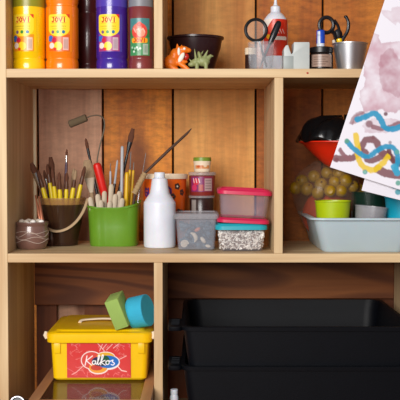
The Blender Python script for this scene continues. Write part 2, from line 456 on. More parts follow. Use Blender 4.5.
paint_bottle('paint_bottle', 'yellow poster paint bottle, leftmost on the top shelf, with a red and yellow label', 30, .09, 16.2, 'paint_yellow', 'paint_yellow', jovi('f2c400'), 17, 14, top_wrap='paint_olive')
paint_bottle('paint_bottle', 'orange poster paint bottle standing between yellow bottle and dark maroon one', 63, .09, 16.2, 'paint_orange', 'paint_orange', jovi('f08010'), 51.5, 14)
paint_bottle('paint_bottle', 'violet poster paint bottle with a yellow topped label on the top shelf', 112.5, .09, 15.8, 'paint_purple', 'paint_purple', jovi('5040a0'), 100.5, 14, top_wrap='paint_purple2')
paint_bottle('paint_bottle', 'dark maroon paint bottle set back in shadow between orange and violet bottles', 88.5, .2, 13.5, 'paint_maroon', 'cap_grey', None, 0, 0)
c = Canvas(22, 37, .25, '3f8a55')
c.rect(0, 0, 22, 14, '4a74a0'); c.disc(3, 15, 4, '2f7a44'); c.disc(20, 15, 4, '2f7a44')
c.disc(11, 13, 8.2, 'd8483c'); c.disc(9, 10, 4.5, 'e07a68'); c.disc(12.5, 14, 4.5, 'e89a80'); c.disc(11, 6, 2.5, 'd03828')
for i in range(5): c.stroke([(5+i*2.4, 10+(i % 2)*2), (7+i*2.4, 14-(i % 2)*3)], .8, 'f0c8b8', .8)
c.rect(2.5, 19.5, 19.5, 24.5, 'f0a020', r=2); c.text('JOVI', 4.8, 20.3, 3.3, 2.7, .6, 'b82418', 1)
for i in range(9): c.disc(3+i*1.1, 29+((i*7) % 5), 1.1, ('a8c8b0', '2c6c40', 'd0dcd0')[i % 3])
c.rect(14.5, 25.5, 20, 36, 'd8dcd8')
for x in (15.4, 16.6, 17.5, 18.8): c.rect(x, 27, x+.5, 34, '405048')
paint_bottle('paint_bottle', 'slim brown paint bottle with grey shoulder and green label beside the divider', 141.3, .08, 12.3, 'paint_maroon2', 'cap_grey', c, 131.3, 18, top_wrap='cap_grey')

# ------------------------------------------------------------------ dark bowl and toys
Y = .2
t = thing('bowl', 'dark maroon plastic bowl behind the toy animals on the top shelf', 'bowl', (X(195.5, Y), Y, zT))
k = sp(Y); ht = Z(37.5, Y)-zT
obj('bowl_body', lathe(NB(), [(15*k, 0), (17*k, .002), (20*k, ht*.3), (25*k, ht*.72), (26.5*k, ht*.93), (28.3*k, ht*.95), (28.3*k, ht), (26.6*k, ht), (24*k, ht*.7), (18.5*k, ht*.25), (15*k, .004)], 48), 'dark_bowl', t)
def remesh(o, v):
    o.modifiers.clear()
    r = o.modifiers.new('remesh', 'REMESH'); r.mode = 'VOXEL'; r.voxel_size = v; r.use_smooth_shade = True
    s = o.modifiers.new('smooth', 'SMOOTH'); s.iterations = 3; s.factor = .5
Y = .06; k = sp(Y)
def P(px, py, dy=0): return Vector(((px-180)*k, dy, (69.6-py)*k+.0045))
t = thing('toy_animal', 'orange toy animal with open red mouth in front of the dark bowl', 'toy', (X(180, Y), Y, zT))
bm = NB()
ell(bm, P(171.5, 63), (7.5*k, 6*k, 8*k)); ell(bm, P(175, 56), (5*k, 5*k, 7*k)); ell(bm, P(183, 50.5), (6.5*k, 4.5*k, 4*k)); ell(bm, P(188, 51), (3.5*k, 3*k, 2.6*k))
ell(bm, P(180, 55), (4.5*k, 4.2*k, 5*k))
tube(bm, [P(180, 59, -.003), P(184, 63.5, -.004), P(187.5, 62, -.004)], [3*k, 2.6*k, 1.2*k])
tube(bm, [P(178, 50), P(177.3, 44.3)], [2.2*k, .6*k])
tube(bm, [P(182, 49, .006), P(181.5, 45, .006)], [2*k, .6*k])
tube(bm, [P(170, 66, -.006), P(174, 69.5, -.01), P(178, 71, -.012)], [3.6*k, 3*k, 2.2*k])
tube(bm, [P(178, 63, -.004), P(184, 67, -.009), P(189, 71, -.011)], [3*k, 2.4*k, 2*k])
tube(bm, [P(182, 66, .006), P(186, 71, .006)], [2.6*k, 2.2*k]); tube(bm, [P(168, 66, .006), P(168, 71.2, .006)], [3*k, 2.4*k])
tube(bm, [P(168, 66, .008), P(164.8, 68, .012)], [3*k, 1*k])
remesh(obj('body', bm, 'toy_orange', t), .0012)
bm = NB(); ell(bm, P(181.5, 58.5, -.0095), (2.4*k, 1.6*k, 5.5*k), rot=Quaternion((0, 1, 0), .5)); ell(bm, P(179, 52.5, -.009), (1.5*k, 1.3*k, 4*k))
obj('face_patch', bm, 'toy_white', t)
bm = NB(); ell(bm, P(186, 57.5, -.001), (3.2*k, 2.6*k, 3.6*k), rot=Quaternion((0, 1, 0), .3)); obj('mouth', bm, 'toy_red', t)
bm = NB(); ell(bm, P(184.5, 49.8, -.0085), (1.4*k, .9*k, 1.4*k)); obj('eye', bm, 'toy_white', t)
t = thing('toy_dinosaur', 'grey-green horned toy dinosaur right of the orange toy animal', 'toy', (X(180, Y), Y, zT))
bm = NB()
ell(bm, P(203, 62), (7*k, 5*k, 5*k)); ell(bm, P(196, 63), (5*k, 4*k, 4*k)); ell(bm, P(191.5, 65), (3.5*k, 2.6*k, 2.4*k))
ell(bm, P(200, 57.5), (2.2*k, 5*k, 6*k), rot=Quaternion((0, 1, 0), -.3))
for a, b, r in ((P(196, 60, -.004), P(194.5, 49.5, -.008), 1.5), (P(199, 58, .006), P(203.5, 50.5, .01), 1.8), (P(204, 59, -.002), P(208, 50.5, -.004), 2.2), (P(192, 63), P(189, 59), 1.1)):
    tube(bm, [a, b], [r*k, .4*k])
tube(bm, [P(207, 60), P(211, 56), P(213.5, 57)], [3*k, 1.6*k, .6*k])
for x, d in ((197, -.006), (197, .006), (206, -.006), (206, .006)): tube(bm, [P(x, 64, d), P(x, 71.3, d)], [2.3*k, 1.8*k])
remesh(obj('body', bm, 'toy_green', t), .0012)

# ------------------------------------------------------------------ glass with magnifier and tool
Y = .07; k = sp(Y)
gx = X(260.5, Y); h = Z(42.5, Y)-zT; R = 13.2*k
t = thing('glass_tumbler', 'clear glass tumbler holding a magnifier on the top shelf', 'glass', (gx, Y, zT))
obj('glass_body', lathe(NB(), [(R*.78, 0), (R*.86, .002), (R*.97, h*.5), (R, h-.001), (R-.0008, h), (R-.002, h-.001), (R*.93, h*.5), (R*.8, .007), (R*.1, .006)], 40), 'glass', t)
p0 = Vector((gx+.012, Y-.004, zT+.009)); p1 = at(256, 30, Y)
ln = (p1-p0).length; rk = 10.3*k
t = thing('magnifying_glass', 'round magnifying glass with black rim standing in the glass tumbler', 'magnifying glass'); orient(t, p0, p1)
bm = NB(); tube(bm, [(0, 0, 0), (0, 0, (ln-rk)*.5), (0, 0, ln-rk+.001)], [.002, .0022, .002]); obj('handle', bm, 'dull_steel', t)
bm = NB(); pts = [(rk*math.cos(a*2*PI/36), 0, ln+rk*1.03*math.sin(a*2*PI/36)) for a in range(37)]; tube(bm, pts, .0034, 8); obj('rim', bm, 'black_plastic', t)
bm = NB(); ell(bm, (0, 0, ln), (rk*.98, .002, rk), u=32); obj('lens', bm, 'lens', t)
p0 = Vector((gx-.002, Y+.012, zT+.009)); p1 = at(279.5, 21, Y+.02)
ln = (p1-p0).length
t = thing('craft_knife', 'black handled tool leaning right in the glass tumbler', 'tool'); orient(t, p0, p1)
bm = NB(); q = ln*.5
tube(bm, [(0, 0, q), (0, 0, q+.006), (0, 0, ln*.7), (0, 0, ln-.008), (0, 0, ln-.002), (0, 0, ln)], [.003, .0055, .007, .0068, .005, .002], 14, flat=.7); obj('handle', bm, 'black_handle', t)
bm = NB(); tube(bm, [(0, 0, 0), (0, 0, q*.4), (0, 0, q+.001)], [.0006, .0028, .0028], 8, flat=.35); obj('blade', bm, 'dull_steel', t)

# pot behind tumbler with white stacked rims
Y = .15; k = sp(Y)
t = thing('small_jar', 'small dark jar with a pale ridged lid partly behind the glass tumbler', 'jar', (X(250.5, Y), Y, zT))
h = Z(55, Y)-zT
obj('jar_body', lathe(NB(), [(5*k, 0), (5.6*k, .002), (5.6*k, h)], 24), 'jar_brown', t)
obj('lid', lathe(NB(), [(5.6*k, h), (6*k, h+.001), (6*k, h+.006), (5.6*k, h+.007), (6*k, h+.008), (6*k, h+.014), (5*k, h+.015)], 24), 'cream', t)

# glue bottle
Y = .17; k = sp(Y)
t = thing('glue_bottle', 'white glue bottle with pointed nozzle and red label behind the glass tumbler', 'glue bottle', (X(275, Y), Y, zT))
zz = lambda py: Z(py, Y)-zT
obj('bottle', lathe(NB(), [(11*k, 0), (12*k, .003), (12.2*k, zz(58)), (12.2*k, zz(24)), (11*k, zz(19)), (7.5*k, zz(14.5)), (5*k, zz(12.5)), (4.4*k, zz(12))], 40), 'white_plastic', t)
obj('cap', lathe(NB(), [(4.8*k, zz(12.4)), (5*k, zz(12)), (4.8*k, zz(7)), (2.2*k, zz(5.4)), (1.7*k, zz(4)), (1.2*k, zz(-3)), (1.6*k, zz(-3.6)), (1*k, zz(-4.5))], 24), 'white_plastic', t)
c = Canvas(30, 36, .3, 'c8301c')
c.poly([(0, 0), (12, 0), (6, 8), (2, 14), (0, 16)], 'e8dcd0'); c.disc(12, 9, 5, 'e05038'); c.disc(20, 6, 3.5, 'b82414')
c.rect(8, 17, 28, 20.5, 'e0d0c4', r=1.5); c.disc(7, 17, 2.2, 'e0a020')
for i in range(4): c.stroke([(13+i*3, 10), (15+i*3, 14)], .7, 'f0d8cc', .7)
me = c.mesh('label', wrap_map(12.4*k, zz(20.5), -1.25, k)); obj('label', me, 'painted', t)

# tape dispenser
Y = .06; k = sp(Y)
t = thing('tape_dispenser', 'light grey notched tape dispenser block beside the glass tumbler', 'tape dispenser', (X(296, Y), Y, zT))
pl = [(282.8, 69.3), (282.8, 50), (284.5, 46.5), (287, 46), (288.2, 50), (290, 55.2), (291.6, 54), (292.3, 50.5), (292.5, 43.2), (307.5, 43.2), (308, 44), (308, 69.3)]
zb = 72
obj('dispenser_body', prism(NB(), [((x-296)*k, max(0, Z(z, Y)-zT) if z < 69 else 0) for x, z in pl], -.02, .03), 'tape_grey', t, bevel=.001)
bm = NB(); box(bm, (282.2-296)*k, (292-296)*k, -.021, -.0195, .002, Z(57, Y)-zT); obj('side_panel', bm, 'tape_shade', t, bevel=.0006)  # thin darker plate, shade of the angled left part put into its colour

# spice jar + glue stick cap
Y = .07; k = sp(Y); zz = lambda py: Z(py, Y)-zT
t = thing('jar', 'dark brown jar with black lid and printed beige label by the metal cup', 'jar', (X(320.7, Y), Y, zT))
obj('glass_body', lathe(NB(), [(10.5*k, 0), (11.4*k, .002), (11.7*k, .006), (11.7*k, zz(55)), (10.8*k, zz(53.5)), (10.5*k, zz(53))], 40), 'jar_dark', t)
obj('lid', lathe(NB(), [(11.2*k, zz(53.2)), (11.6*k, zz(53)), (11.6*k, zz(48.2)), (11*k, zz(47.5))], 40), 'lid_black', t)
c = Canvas(23, 12, .25, '9c8274')
for r_ in range(4): c.stroke([(3, 2.5+r_*2.3), (18-3*(r_ % 2), 2.5+r_*2.3)], .8, '4a3830', .75)
for x in range(14): c.rect(3+x*1.15, 0, 3.25+x*1.15, 12, '9c8274', .7)
obj('label', c.mesh('label', wrap_map(11.85*k, zz(55.5), -1.05, k)), 'painted', t)
zj = zT+zz(47.5)
t = thing('glue_stick', 'short blue and white glue stick standing on the dark jar lid', 'glue stick', (X(320, Y), Y, zj))
hh = 17*k
obj('tube', lathe(NB(), [(3.8*k, 0), (4*k, .001), (4*k, hh*.22), (3.8*k, hh*.23)], 24), 'white_plastic', t)
obj('cap', lathe(NB(), [(4*k, hh*.23), (4.2*k, hh*.24), (4.2*k, hh*.95), (3.6*k, hh)], 24), 'blue_cap', t)
c = Canvas(3, 13, .3, 'c8d0dc'); c.rect(0, 3, 3, 5, '8c98b0'); obj('label', c.mesh('label', wrap_map(4.3*k, hh*.92, -.95, k)), 'painted', t)

# metal cup
Y = .075; k = sp(Y); zz = lambda py: Z(py, Y)-zT
cxm = X(349, Y)
t = thing('metal_cup', 'brushed metal cup tapering downward holding scissors on the top shelf', 'cup', (cxm, Y, zT))
h = zz(43.5)
obj('cup_body', lathe(NB(), [(11.5*k, 0), (12.4*k, .001), (17.2*k, h-.003), (17.9*k, h-.002), (17.9*k, h), (16.8*k, h-.001), (12*k, .003)], 48), 'steel', t)
# scissors standing handles up
def ring(bm, c, rx, rz, r, a0=0, a1=2*PI, n=26, y=0):
    tube(bm, [Vector(c)+Vector((rx*math.cos(a0+(a1-a0)*i/n), y, rz*math.sin(a0+(a1-a0)*i/n))) for i in range(n+1)], r, 8)
Y2 = .095; k2 = sp(Y2)
o0 = Vector((cxm-.003, Y2, zT+.006))
t = thing('scissors', 'black handled scissors standing open end up in the metal cup', 'scissors', o0)
def Q(px, py): return at(px, py, Y2)-o0
bm = NB(); tube(bm, [(0, .001, 0), (Q(336, 46))+Vector((0, .001, 0))], [.001, .005], 8, flat=.3); obj('blade', bm, 'dull_steel', t)
bm = NB(); tube(bm, [(.006, -.001, 0), (Q(344, 46))+Vector((0, -.001, 0))], [.001, .005], 8, flat=.3); obj('blade', bm, 'dull_steel', t)
bm = NB(); c0 = Q(326.5, 25); ring(bm, c0, 7*k2, 7.6*k2, 2*k2)
tube(bm, smoothpath([Q(330, 31), Q(334, 33), Q(336, 40), Q(337, 47)]), 4.2*k2, 8, flat=.5); tube(bm, smoothpath([Q(334, 20), Q(338, 26), Q(339.5, 34), Q(338, 44)]), 2.6*k2, 8, flat=.6)
obj('handle', bm, 'black_handle', t)
bm = NB(); tube(bm, smoothpath([Q(339, 47), Q(343, 39), Q(347.5, 31), Q(348.5, 23), Q(346, 16.5)]), [1.8*k2]*18+[1.6*k2]*7, 8)
ell(bm, Q(345.8, 16.8), (2*k2, 1.6*k2, 1.5*k2)); ell(bm, Q(338, 35), (4.6*k2, .003, 6*k2)); obj('handle', bm, 'black_handle', t)
p0 = Vector((cxm-.014, .06, zT+.006)); p1 = at(339, 38.5, .06)
t = thing('marker', 'yellow capped marker end showing above the metal cup rim', 'marker'); orient(t, p0, p1); ln = (p1-p0).length
obj('barrel', lathe(NB(), [(.0042, 0), (.005, .002), (.005, ln-.009)], 16), 'white_plastic', t)
obj('cap', lathe(NB(), [(.0055, ln-.009), (.006, ln-.008), (.0056, ln-.001), (.004, ln)], 16), 'paint_yellow', t)
p0 = Vector((cxm-.018, .08, zT+.006)); p1 = at(333.5, 40, .08)
t = thing('chalk_stick', 'short white stick end beside the yellow marker in the metal cup', 'stick'); orient(t, p0, p1); ln = (p1-p0).length
obj('stick', lathe(NB(), [(.003, 0), (.0035, .002), (.0035, ln-.002), (.0028, ln)], 12), 'stone', t)

# ------------------------------------------------------------------ hung painting
YP = -.035
rot = math.radians(17.8)
corner = at(330, 167.3, YP)          # lower left corner of the front sheet
def paper(name, label, corner_px, rotd, YPp, w, h, paint, seed):
    cr_ = at(*corner_px, YPp); a = math.radians(rotd); K = sp(YPp)
    c = Canvas(w/K, h/K, .6, 'e6e3ec')
    ex = Vector((math.cos(a), 0, -math.sin(a))); ez = Vector((math.sin(a), 0, math.cos(a)))
    H = h/K
    def inv(px, py):     # photo pixel -> canvas unit
        p = (at(px, py, YPp)-cr_)/K
        return (p.dot(ex), H-p.dot(ez))
    paint(c, inv)
    def mp(u, v):
        zv = (H-v)*K
        curl = .006*math.sin(zv*7)+.004*math.cos(u*K*11+1)*(1-zv/h)
        p = ex*(u*K)+ez*zv
        b_ = min(1, max(0, (zv/h-.86)/.13)); b_ = b_*b_*(3-2*b_)
        return (p.x, -abs(curl)*.6*(1-b_)+(-YPp-(.0026 if seed == 1 else .0008))*b_, p.z)
    me = c.mesh(name, mp)
    o = obj(name, me, 'paper_paint'); o.location = cr_
    s = o.modifiers.new('thick', 'SOLIDIFY'); s.thickness = .0004
    tag(o, label, 'painting', 'paintings hung in front of the shelves')
    return o
def paint1(c, inv):
    n = c.noise(14, 1); n2 = c.noise(5, 2)
    # watercolour wash
    def wash(pts, a, col='c296a4', sd=0):
        P_ = [inv(*p) for p in pts]
        cx_ = sum(p[0] for p in P_)/len(P_); cy_ = sum(p[1] for p in P_)/len(P_)
        d = np.full(c.U.shape, 1e9); n_ = len(P_); m = np.zeros(c.U.shape, bool)
        jx = c.U+(c.noise(9, 5+sd)-.5)*9; jy = c.V+(c.noise(9, 6+sd)-.5)*9
        for i in range(n_):
            x0, y0 = P_[i]; x1, y1 = P_[(i+1) % n_]
            dx, dy = x1-x0, y1-y0; t_ = np.clip(((jx-x0)*dx+(jy-y0)*dy)/(dx*dx+dy*dy), 0, 1)
            d = np.minimum(d, np.hypot(jx-x0-t_*dx, jy-y0-t_*dy))
            if y0 != y1: m ^= ((y0 > jy) != (y1 > jy)) & (jx < (x1-x0)*(jy-y0)/(y1-y0)+x0)
        inside = np.where(m, np.clip(d/1.2, 0, 1), 0)
        edge = np.where(m, np.exp(-d/2.2), 0)
        c.blend(inside*np.clip(-.1+1.25*n, 0, 1), col, a); c.blend(edge, 'a06070', a*.45)
    n = c.noise(9, 1)
    wash([(371, 36), (378, 36), (384, 44), (400, 42), (425, 50), (430, 100), (410, 112), (385, 110), (362, 113), (358, 100), (363, 88), (366, 66), (364, 58)], .85)
    wash([(378, 58), (392, 50), (405, 60), (415, 85), (395, 98), (380, 85)], .6, 'a87482', 3)
    wash([(381, 12), (392, 8), (410, 5), (412, 22), (390, 22)], .45, 'c09aa6', 8)
    wash([(350, 126), (356, 114), (366, 112), (362, 119), (355, 124)], .8, '9a6a70', 11)
    wash([(360, 126), (372, 118), (400, 120), (400, 128), (378, 134), (364, 131)], .5, 'b890a0', 13)
    B, Y_, T_ = '80565c', 'e2c020', '2592bc'
    def st(pts, w, col, a=.95, wob=1.2):
        sm = smoothpath([Vector((*inv(*p), 0)) for p in pts], 5); c.stroke([(p.x, p.y) for p in sm], w*1.22, col, a, soft=1, wob=wob*.7)
    st([(351, 123), (354, 117), (361, 113), (366, 116)], 3.2, '8a5c66', .7)
    c.disc(*inv(369, 124), 3.6, '7e5058', .8, soft=1.5)
    st([(373, 127), (384, 129), (400, 123), (415, 120)], 3.5, '86525c', .85)
    st([(357, 119.5), (366, 116.5), (374, 113.5), (380, 119), (385, 128), (393, 129), (402, 126.5), (415, 124)], 4.8, T_)
    st([(360, 149), (366, 140), (375, 141), (380, 150), (386, 156)], 5.5, B)
    st([(335, 158), (343, 158.5), (352, 158), (359, 153), (365, 152), (368, 160), (377, 159), (386, 154), (395, 160), (410, 166)], 5.2, B)
    st([(340, 150), (344, 155), (350, 160)], 3.5, '8e626a')
    st([(378, 169), (386, 173), (400, 175), (415, 174)], 7, B)
    st([(389, 150), (392, 160), (399, 164.5), (410, 166)], 4, '6c4044')
    st([(355.5, 135), (357.5, 146), (359, 160), (365, 168), (374, 169.5), (382, 164), (388, 157)], 4.8, Y_, .9, 1.6)
    st([(347, 141.5), (354, 149), (363, 155.5), (370, 156), (380, 148.5), (390, 146.5), (396, 151), (398, 160), (396, 169)], 4.2, T_)
    st([(394, 167), (397, 173)], 5.5, '3aa0c4')
    for x, y, r, q in ((346.7, 141, 2.4, '5c9a84'), (365, 172, 2.4, '4e9aa0'), (336.5, 160, 2.4, '7a5058'), (373, 137.5, 1.9, B), (385.5, 114, 2, '6c4450'), (390, 142.5, 1.7, '9c949e'), (398, 183, 2.6, '5aa090'), (397, 152, 2.5, '60a8a0')):
        c.disc(*inv(x, y), r, q, .9, soft=1)
    c.disc(*inv(365, 172), 1.3, '8ac0a8', .8)
def paint2(c, inv):
    c.disc(*inv(398, 192), 3, '3e9aa8', .9, soft=1); c.disc(*inv(394, 186), 2.6, '2c90b8', .9, soft=1)
H1 = .60
p1_ = paper('painting', "child's painting with blue, yellow and brown squiggles under a pink wash, front sheet", (330, 167.3), 17.8, YP, .25, H1, paint1, 1)
p2_ = paper('painting', 'second sheet of paper, its lower edge showing below the squiggle painting', (361.5, 190.5), 14, -.024, .16, .62, paint2, 2)
for nm, lb, px, yy, z_ in (('wooden_peg', 'wooden peg holding the squiggle painting to the shelf above', 400, YP, 0),):
    pass

# ------------------------------------------------------------------ middle shelf, left bay
def pot(name, label, cx, Y, r, top, matn, lines=True):
    k = sp(Y); h = Z(top, Y)-zM; R = r*k
    t = thing(name, label, 'pot', (X(cx, Y), Y, zM))
    prof = [(R*.70, 0), (R*.80, .002), (R*.95, h*.25), (R, h*.5), (R*.98, h*.72), (R*.93, h*.85), (R*.99, h*.93), (R*.98, h), (R*.86, h), (R*.8, h*.85), (R*.85, h*.6), (R*.6, h*.55)]
    obj('pot_body', lathe(NB(), prof, 40), matn, t)
    if lines:
        bm = NB()
        for j, (z0, am, ph) in enumerate(((.42, .05, 0), (.55, .09, 1.2), (.3, .06, 2.5), (.63, .04, 3))):
            pts = []
            for i in range(30):
                a = -PI*.95+PI*.9*i/29
                z = h*(z0+am*math.sin(a*4+ph)); rad = R*1.003*(1 if .3 < z/h < .7 else .95+.05*(z/h)/.3)
                pts.append((rad*math.cos(a), rad*math.sin(a), z))
            tube(bm, pts, .0007, 5)
        obj('white_swirl', bm, 'clay_line', t)
    return t, h, R
tp, h, R = pot('clay_pot', 'glazed brown clay pot with white swirls and pebbles on top', 31.2, .11, 17.3, 221.5, 'clay')
for i, (dx, dy, r, top_) in enumerate(((-10, 0, 3.2, 0), (-4.5, -4, 2.9, 0), (2.2, -6, 2.9, 0), (10, -3, 2.8, 0), (6, 5, 3.4, 0), (-4, 6, 3.4, 0), (1, 1, 3, 0))):
    kk = sp(.11); bm = NB(); ell(bm, (0, 0, 0), (r*kk, r*kk*.9, r*kk*.75))
    o = obj('pebble', bm, 'flake' if i in (2, 3) else 'stone')
    o.location = (X(31.5, .11)+dx*kk, .11+dy*kk, zM+h*.55+.013)
    tag(o, ['grey-beige pebble at left rim of swirled clay pot', 'pale pebble left of the white pebble in clay pot', 'white pebble at front centre of the clay pot', 'white pebble at right rim of swirled clay pot', 'pebble at back right in the swirled clay pot', 'pebble at back left in the swirled clay pot', 'pebble in the middle of the swirled clay pot'][i], 'pebble', 'pebbles in the clay pot')
    o.location.z = zM+h*1.0
bm = NB(); kk = sp(.11)
obj('pot_filling', lathe(NB(), [(R*.79, h*.55), (R*.83, h*.92)], 30), 'stone', tp)
pot('clay_pot', 'plain dark brown clay pot half hidden right of the swirled pot', 51.5, .19, 9.5, 222, 'clay_dark', False)
for p0x, p1x, py, lb in ((40.6, 35.3, 199, 'left'), (42.5, 38.5, 200, 'right')):
    a = at(p0x, 223, .135); b = at(p1x, py-4, .15)
    t = thing('copper_cone', 'slender copper coloured cone rising behind the swirled pot, %s of two' % lb, 'cone', group=None); orient(t, a-(b-a)*.2, b); ln = (b-a).length*1.2
    obj('cone_body', lathe(NB(), [(.0045, 0), (.0052, .002), (.0012, ln-.001), (.0004, ln)], 16), 'copper', t)

def brush(name, label, p0, p1, rad, m_h, m_f, m_b, fb, ff, width=None, flat=1, group=None, cat='paint brush'):
    """brush from handle tip p0 to bristle tip p1; ff, fb = fractions where ferrule and bristles begin"""
    ln = (Vector(p1)-Vector(p0)).length; W = width or rad
    t = thing(name, label, cat, group=group); orient(t, p0, p1)
    bm = NB(); tube(bm, [(0, 0, 0), (0, 0, ln*.03), (0, 0, ln*ff*.6), (0, 0, ln*ff*.95), (0, 0, ln*ff)], [rad*.5, rad*.8, rad*1.1, rad, rad*.8], 12); obj('handle', bm, m_h, t)
    bm = NB(); tube(bm, [(0, 0, ln*ff), (0, 0, ln*(ff+fb)/2), (0, 0, ln*fb)], [rad*.85, (rad+W)*.48, W*.95], 14, flat=flat if W > rad*1.3 else 1); obj('ferrule', bm, m_f, t)
    bm = NB(); tube(bm, [(0, 0, ln*fb), (0, 0, ln*(fb+(1-fb)*.4)), (0, 0, ln*(fb+(1-fb)*.8)), (0, 0, ln)], [W*.92, W*1.1, W*.75, W*.15 if W < rad*1.5 else W*.6], 14, flat=flat if W > rad*1.3 else 1); obj('bristles', bm, m_b, t)
    return t
# tub with brushes
Y = .2; k = sp(Y); zz = lambda py: Z(py, Y)-zM
cx0 = X(63, Y)
t = thing('bucket', 'dark translucent bucket with pale strap handle, full of paint brushes', 'bucket', (cx0, Y, zM))
h = zz(197.5); R0, R1 = 14.5*k, 22.5*k
obj('bucket_body', lathe(NB(), [(R0*.9, 0), (R0, .002), (R1*.97, h*.86), (R1*.94, h*.86), (R0*.93, .004)], 40), 'tub_plastic', t)
obj('rim', lathe(NB(), [(R1*.97, h*.86), (R1, h*.97), (R1*1.03, h*.975), (R1*1.03, h), (R1*.98, h), (R1*.94, h*.86)], 40, cap0=False, cap1=False), 'tub_rim', t)
hp = []
for i in range(25):
    a = PI*i/24
    xx = R1*1.07*math.cos(a); dn = math.sin(a)*31*k; hp.append((xx-(R1*.25)*math.sin(a)*.6, -math.sin(a)*.045, h*.97-dn))
bm = NB(); tube(bm, hp, .0036, 10, flat=.6); obj('strap_handle', bm, 'strap', t)
yb = ['short brush with yellow handle and dark bristles in the brown bucket, %s' % s for s in ('leftmost', 'second from left', 'third from left', 'middle one', 'third from right', 'second from right', 'rightmost')]
for i, (bx, tx, ty, dy) in enumerate(((58, 38, 170, -.015), (59, 47, 164, .0), (61, 52, 168, -.025), (63, 59, 172, -.03), (65, 67, 172, -.015), (66, 76, 170, -.02), (68, 85, 166, -.005))):
    a = at(bx, 238, Y); a.z = zM+.006; b = at(tx, ty, Y+dy*1.2)
    a.y = Y+dy*.5
    brush('paint_brush', yb[i], a, b, .0050, 'yellow_handle', 'dark_ferrule', 'brown_bristle' if i != 5 else 'beige_bristle', .87, .76, .0040, group='paint brushes in the brown bucket')
def inb(bx, Yb): v = at(bx, 238, Yb); v.z = zM+.006; return v
brush('paint_brush', 'brush with shiny silver ferrule leaning far left out of the brown bucket', inb(58, .21), at(31.5, 163, .18), .0035, 'dark_ferrule', 'silver', 'brown_bristle', .88, .70, .0065)
brush('paint_brush', 'tallest thin brush with purple handle and brown tip in the brown bucket', inb(64, .21), at(66.8, 149, .21), .0032, 'purple_handle', 'silver', 'brown_bristle', .93, .86, .0025)
brush('paint_brush', 'wide brown bristled brush behind the yellow handled ones in the bucket', inb(60, .22), at(50.5, 157, .225), .004, 'dark_ferrule', 'dark_ferrule', 'brown_bristle', .84, .7, .0065)
brush('paint_brush', 'short brown brush between silver ferrule brush and wide brown brush', inb(58, .225), at(44, 170, .225), .003, 'dark_ferrule', 'silver', 'brown_bristle', .88, .8, .0035)
brush('paint_brush', 'pale pinkish bristle brush at right side of the brown bucket', inb(68, .215), at(74, 168, .23), .003, 'dark_ferrule', 'beige_bristle', 'beige_bristle', .85, .78, .004)

# green caddy
Y = .205; k = sp(Y); zz = lambda py: Z(py, Y)-zM
gx0 = X(114.3, Y)
t = thing('plastic_caddy', 'bright green plastic caddy full of clay tools and brushes', 'caddy', (gx0, Y, zM))
def cad(sc, z, slope=0, n=64):
    pts = []
    for i in range(n):
        a = 2*PI*i/n; ca, sa = math.cos(a), math.sin(a)
        ex = 2/3.2
        x = math.copysign(abs(ca)**ex, ca); y = math.copysign(abs(sa)**ex, sa)
        d = 1-.11*math.exp(-((x+.3)/.14)**2)*(1 if sa < 0 else .0)
        px_ = x*26*k*sc; py_ = y*22*k*sc*d
        zz_ = z+slope*((.0105*(max(0, x-.15)/.85)**1.5)+.0035*math.exp(-((x+.95)/.3)**2)+(.004 if sa > .3 else 0))
        pts.append(Vector((px_, py_, zz_)))
    return pts
h = zz(206.5)
obj('caddy_body', loft(NB(), [cad(.9, 0), cad(.93, .003), cad(.96, h*.5, .2), cad(1.0, h-.006, 1), cad(1.03, h-.004, 1), cad(1.03, h, 1), cad(.98, h, 1), cad(.97, h-.004, 1), cad(.9, .004)]), 'green_plastic', t)
def ing(px, Yb): v = at(px, 236, Yb); v.z = zM+.007; return v
# paint roller
a = at(109, 212, .2); b = at(96.5, 163, .19)
t = thing('paint_roller', 'small paint roller with red handle standing in the green caddy', 'paint roller', a)
T = lambda px, py, yy=.19: at(px, py, yy)-a
d = (b-a)
bm = NB(); tube(bm, [Vector((0, 0, 0)), d*.06, d*.5, d*.9, d*.97, d], [.004, .0075, .009, .0095, .0085, .005], 16); obj('handle', bm, 'red_handle', t)
bm = NB(); tube(bm, smoothpath([T(97, 165), T(97.5, 158), T(100, 145), T(104, 130), T(104, 120), T(99, 115.5), T(91, 116), T(86, 118), T(72, 122.5)]), .0015, 8); obj('wire_frame', bm, 'wire', t)
bm = NB(); ra, rb = T(69, 124.5), T(86.8, 117.5); dd = (rb-ra)
tube(bm, [ra, ra+dd*.04, ra+dd*.96, rb], [.006, .0085, .0082, .006], 18); obj('roller_sleeve', bm, 'roller_fur', t)
brush('paint_brush', 'thin black handled brush with brown tip leaning left behind the red roller handle', ing(107, .23), at(85.5, 138, .23), .0032, 'black_handle', 'black_handle', 'brown_bristle', .9, .8, .0035)
brush('paint_brush', 'wide beige bristled flat brush at the left of the red roller handle', ing(98, .23), at(87, 160, .225), .005, 'beige_bristle', 'wood_stick', 'beige_bristle', .78, .6, .0125, flat=.45)
brush('paint_brush', 'tall black brush with broad brown bristles leaning right in the green caddy', ing(108, .225), at(133, 128.5, .225), .0033, 'black_handle', 'black_handle', 'brown_bristle', .88, .78, .0062, flat=.5)
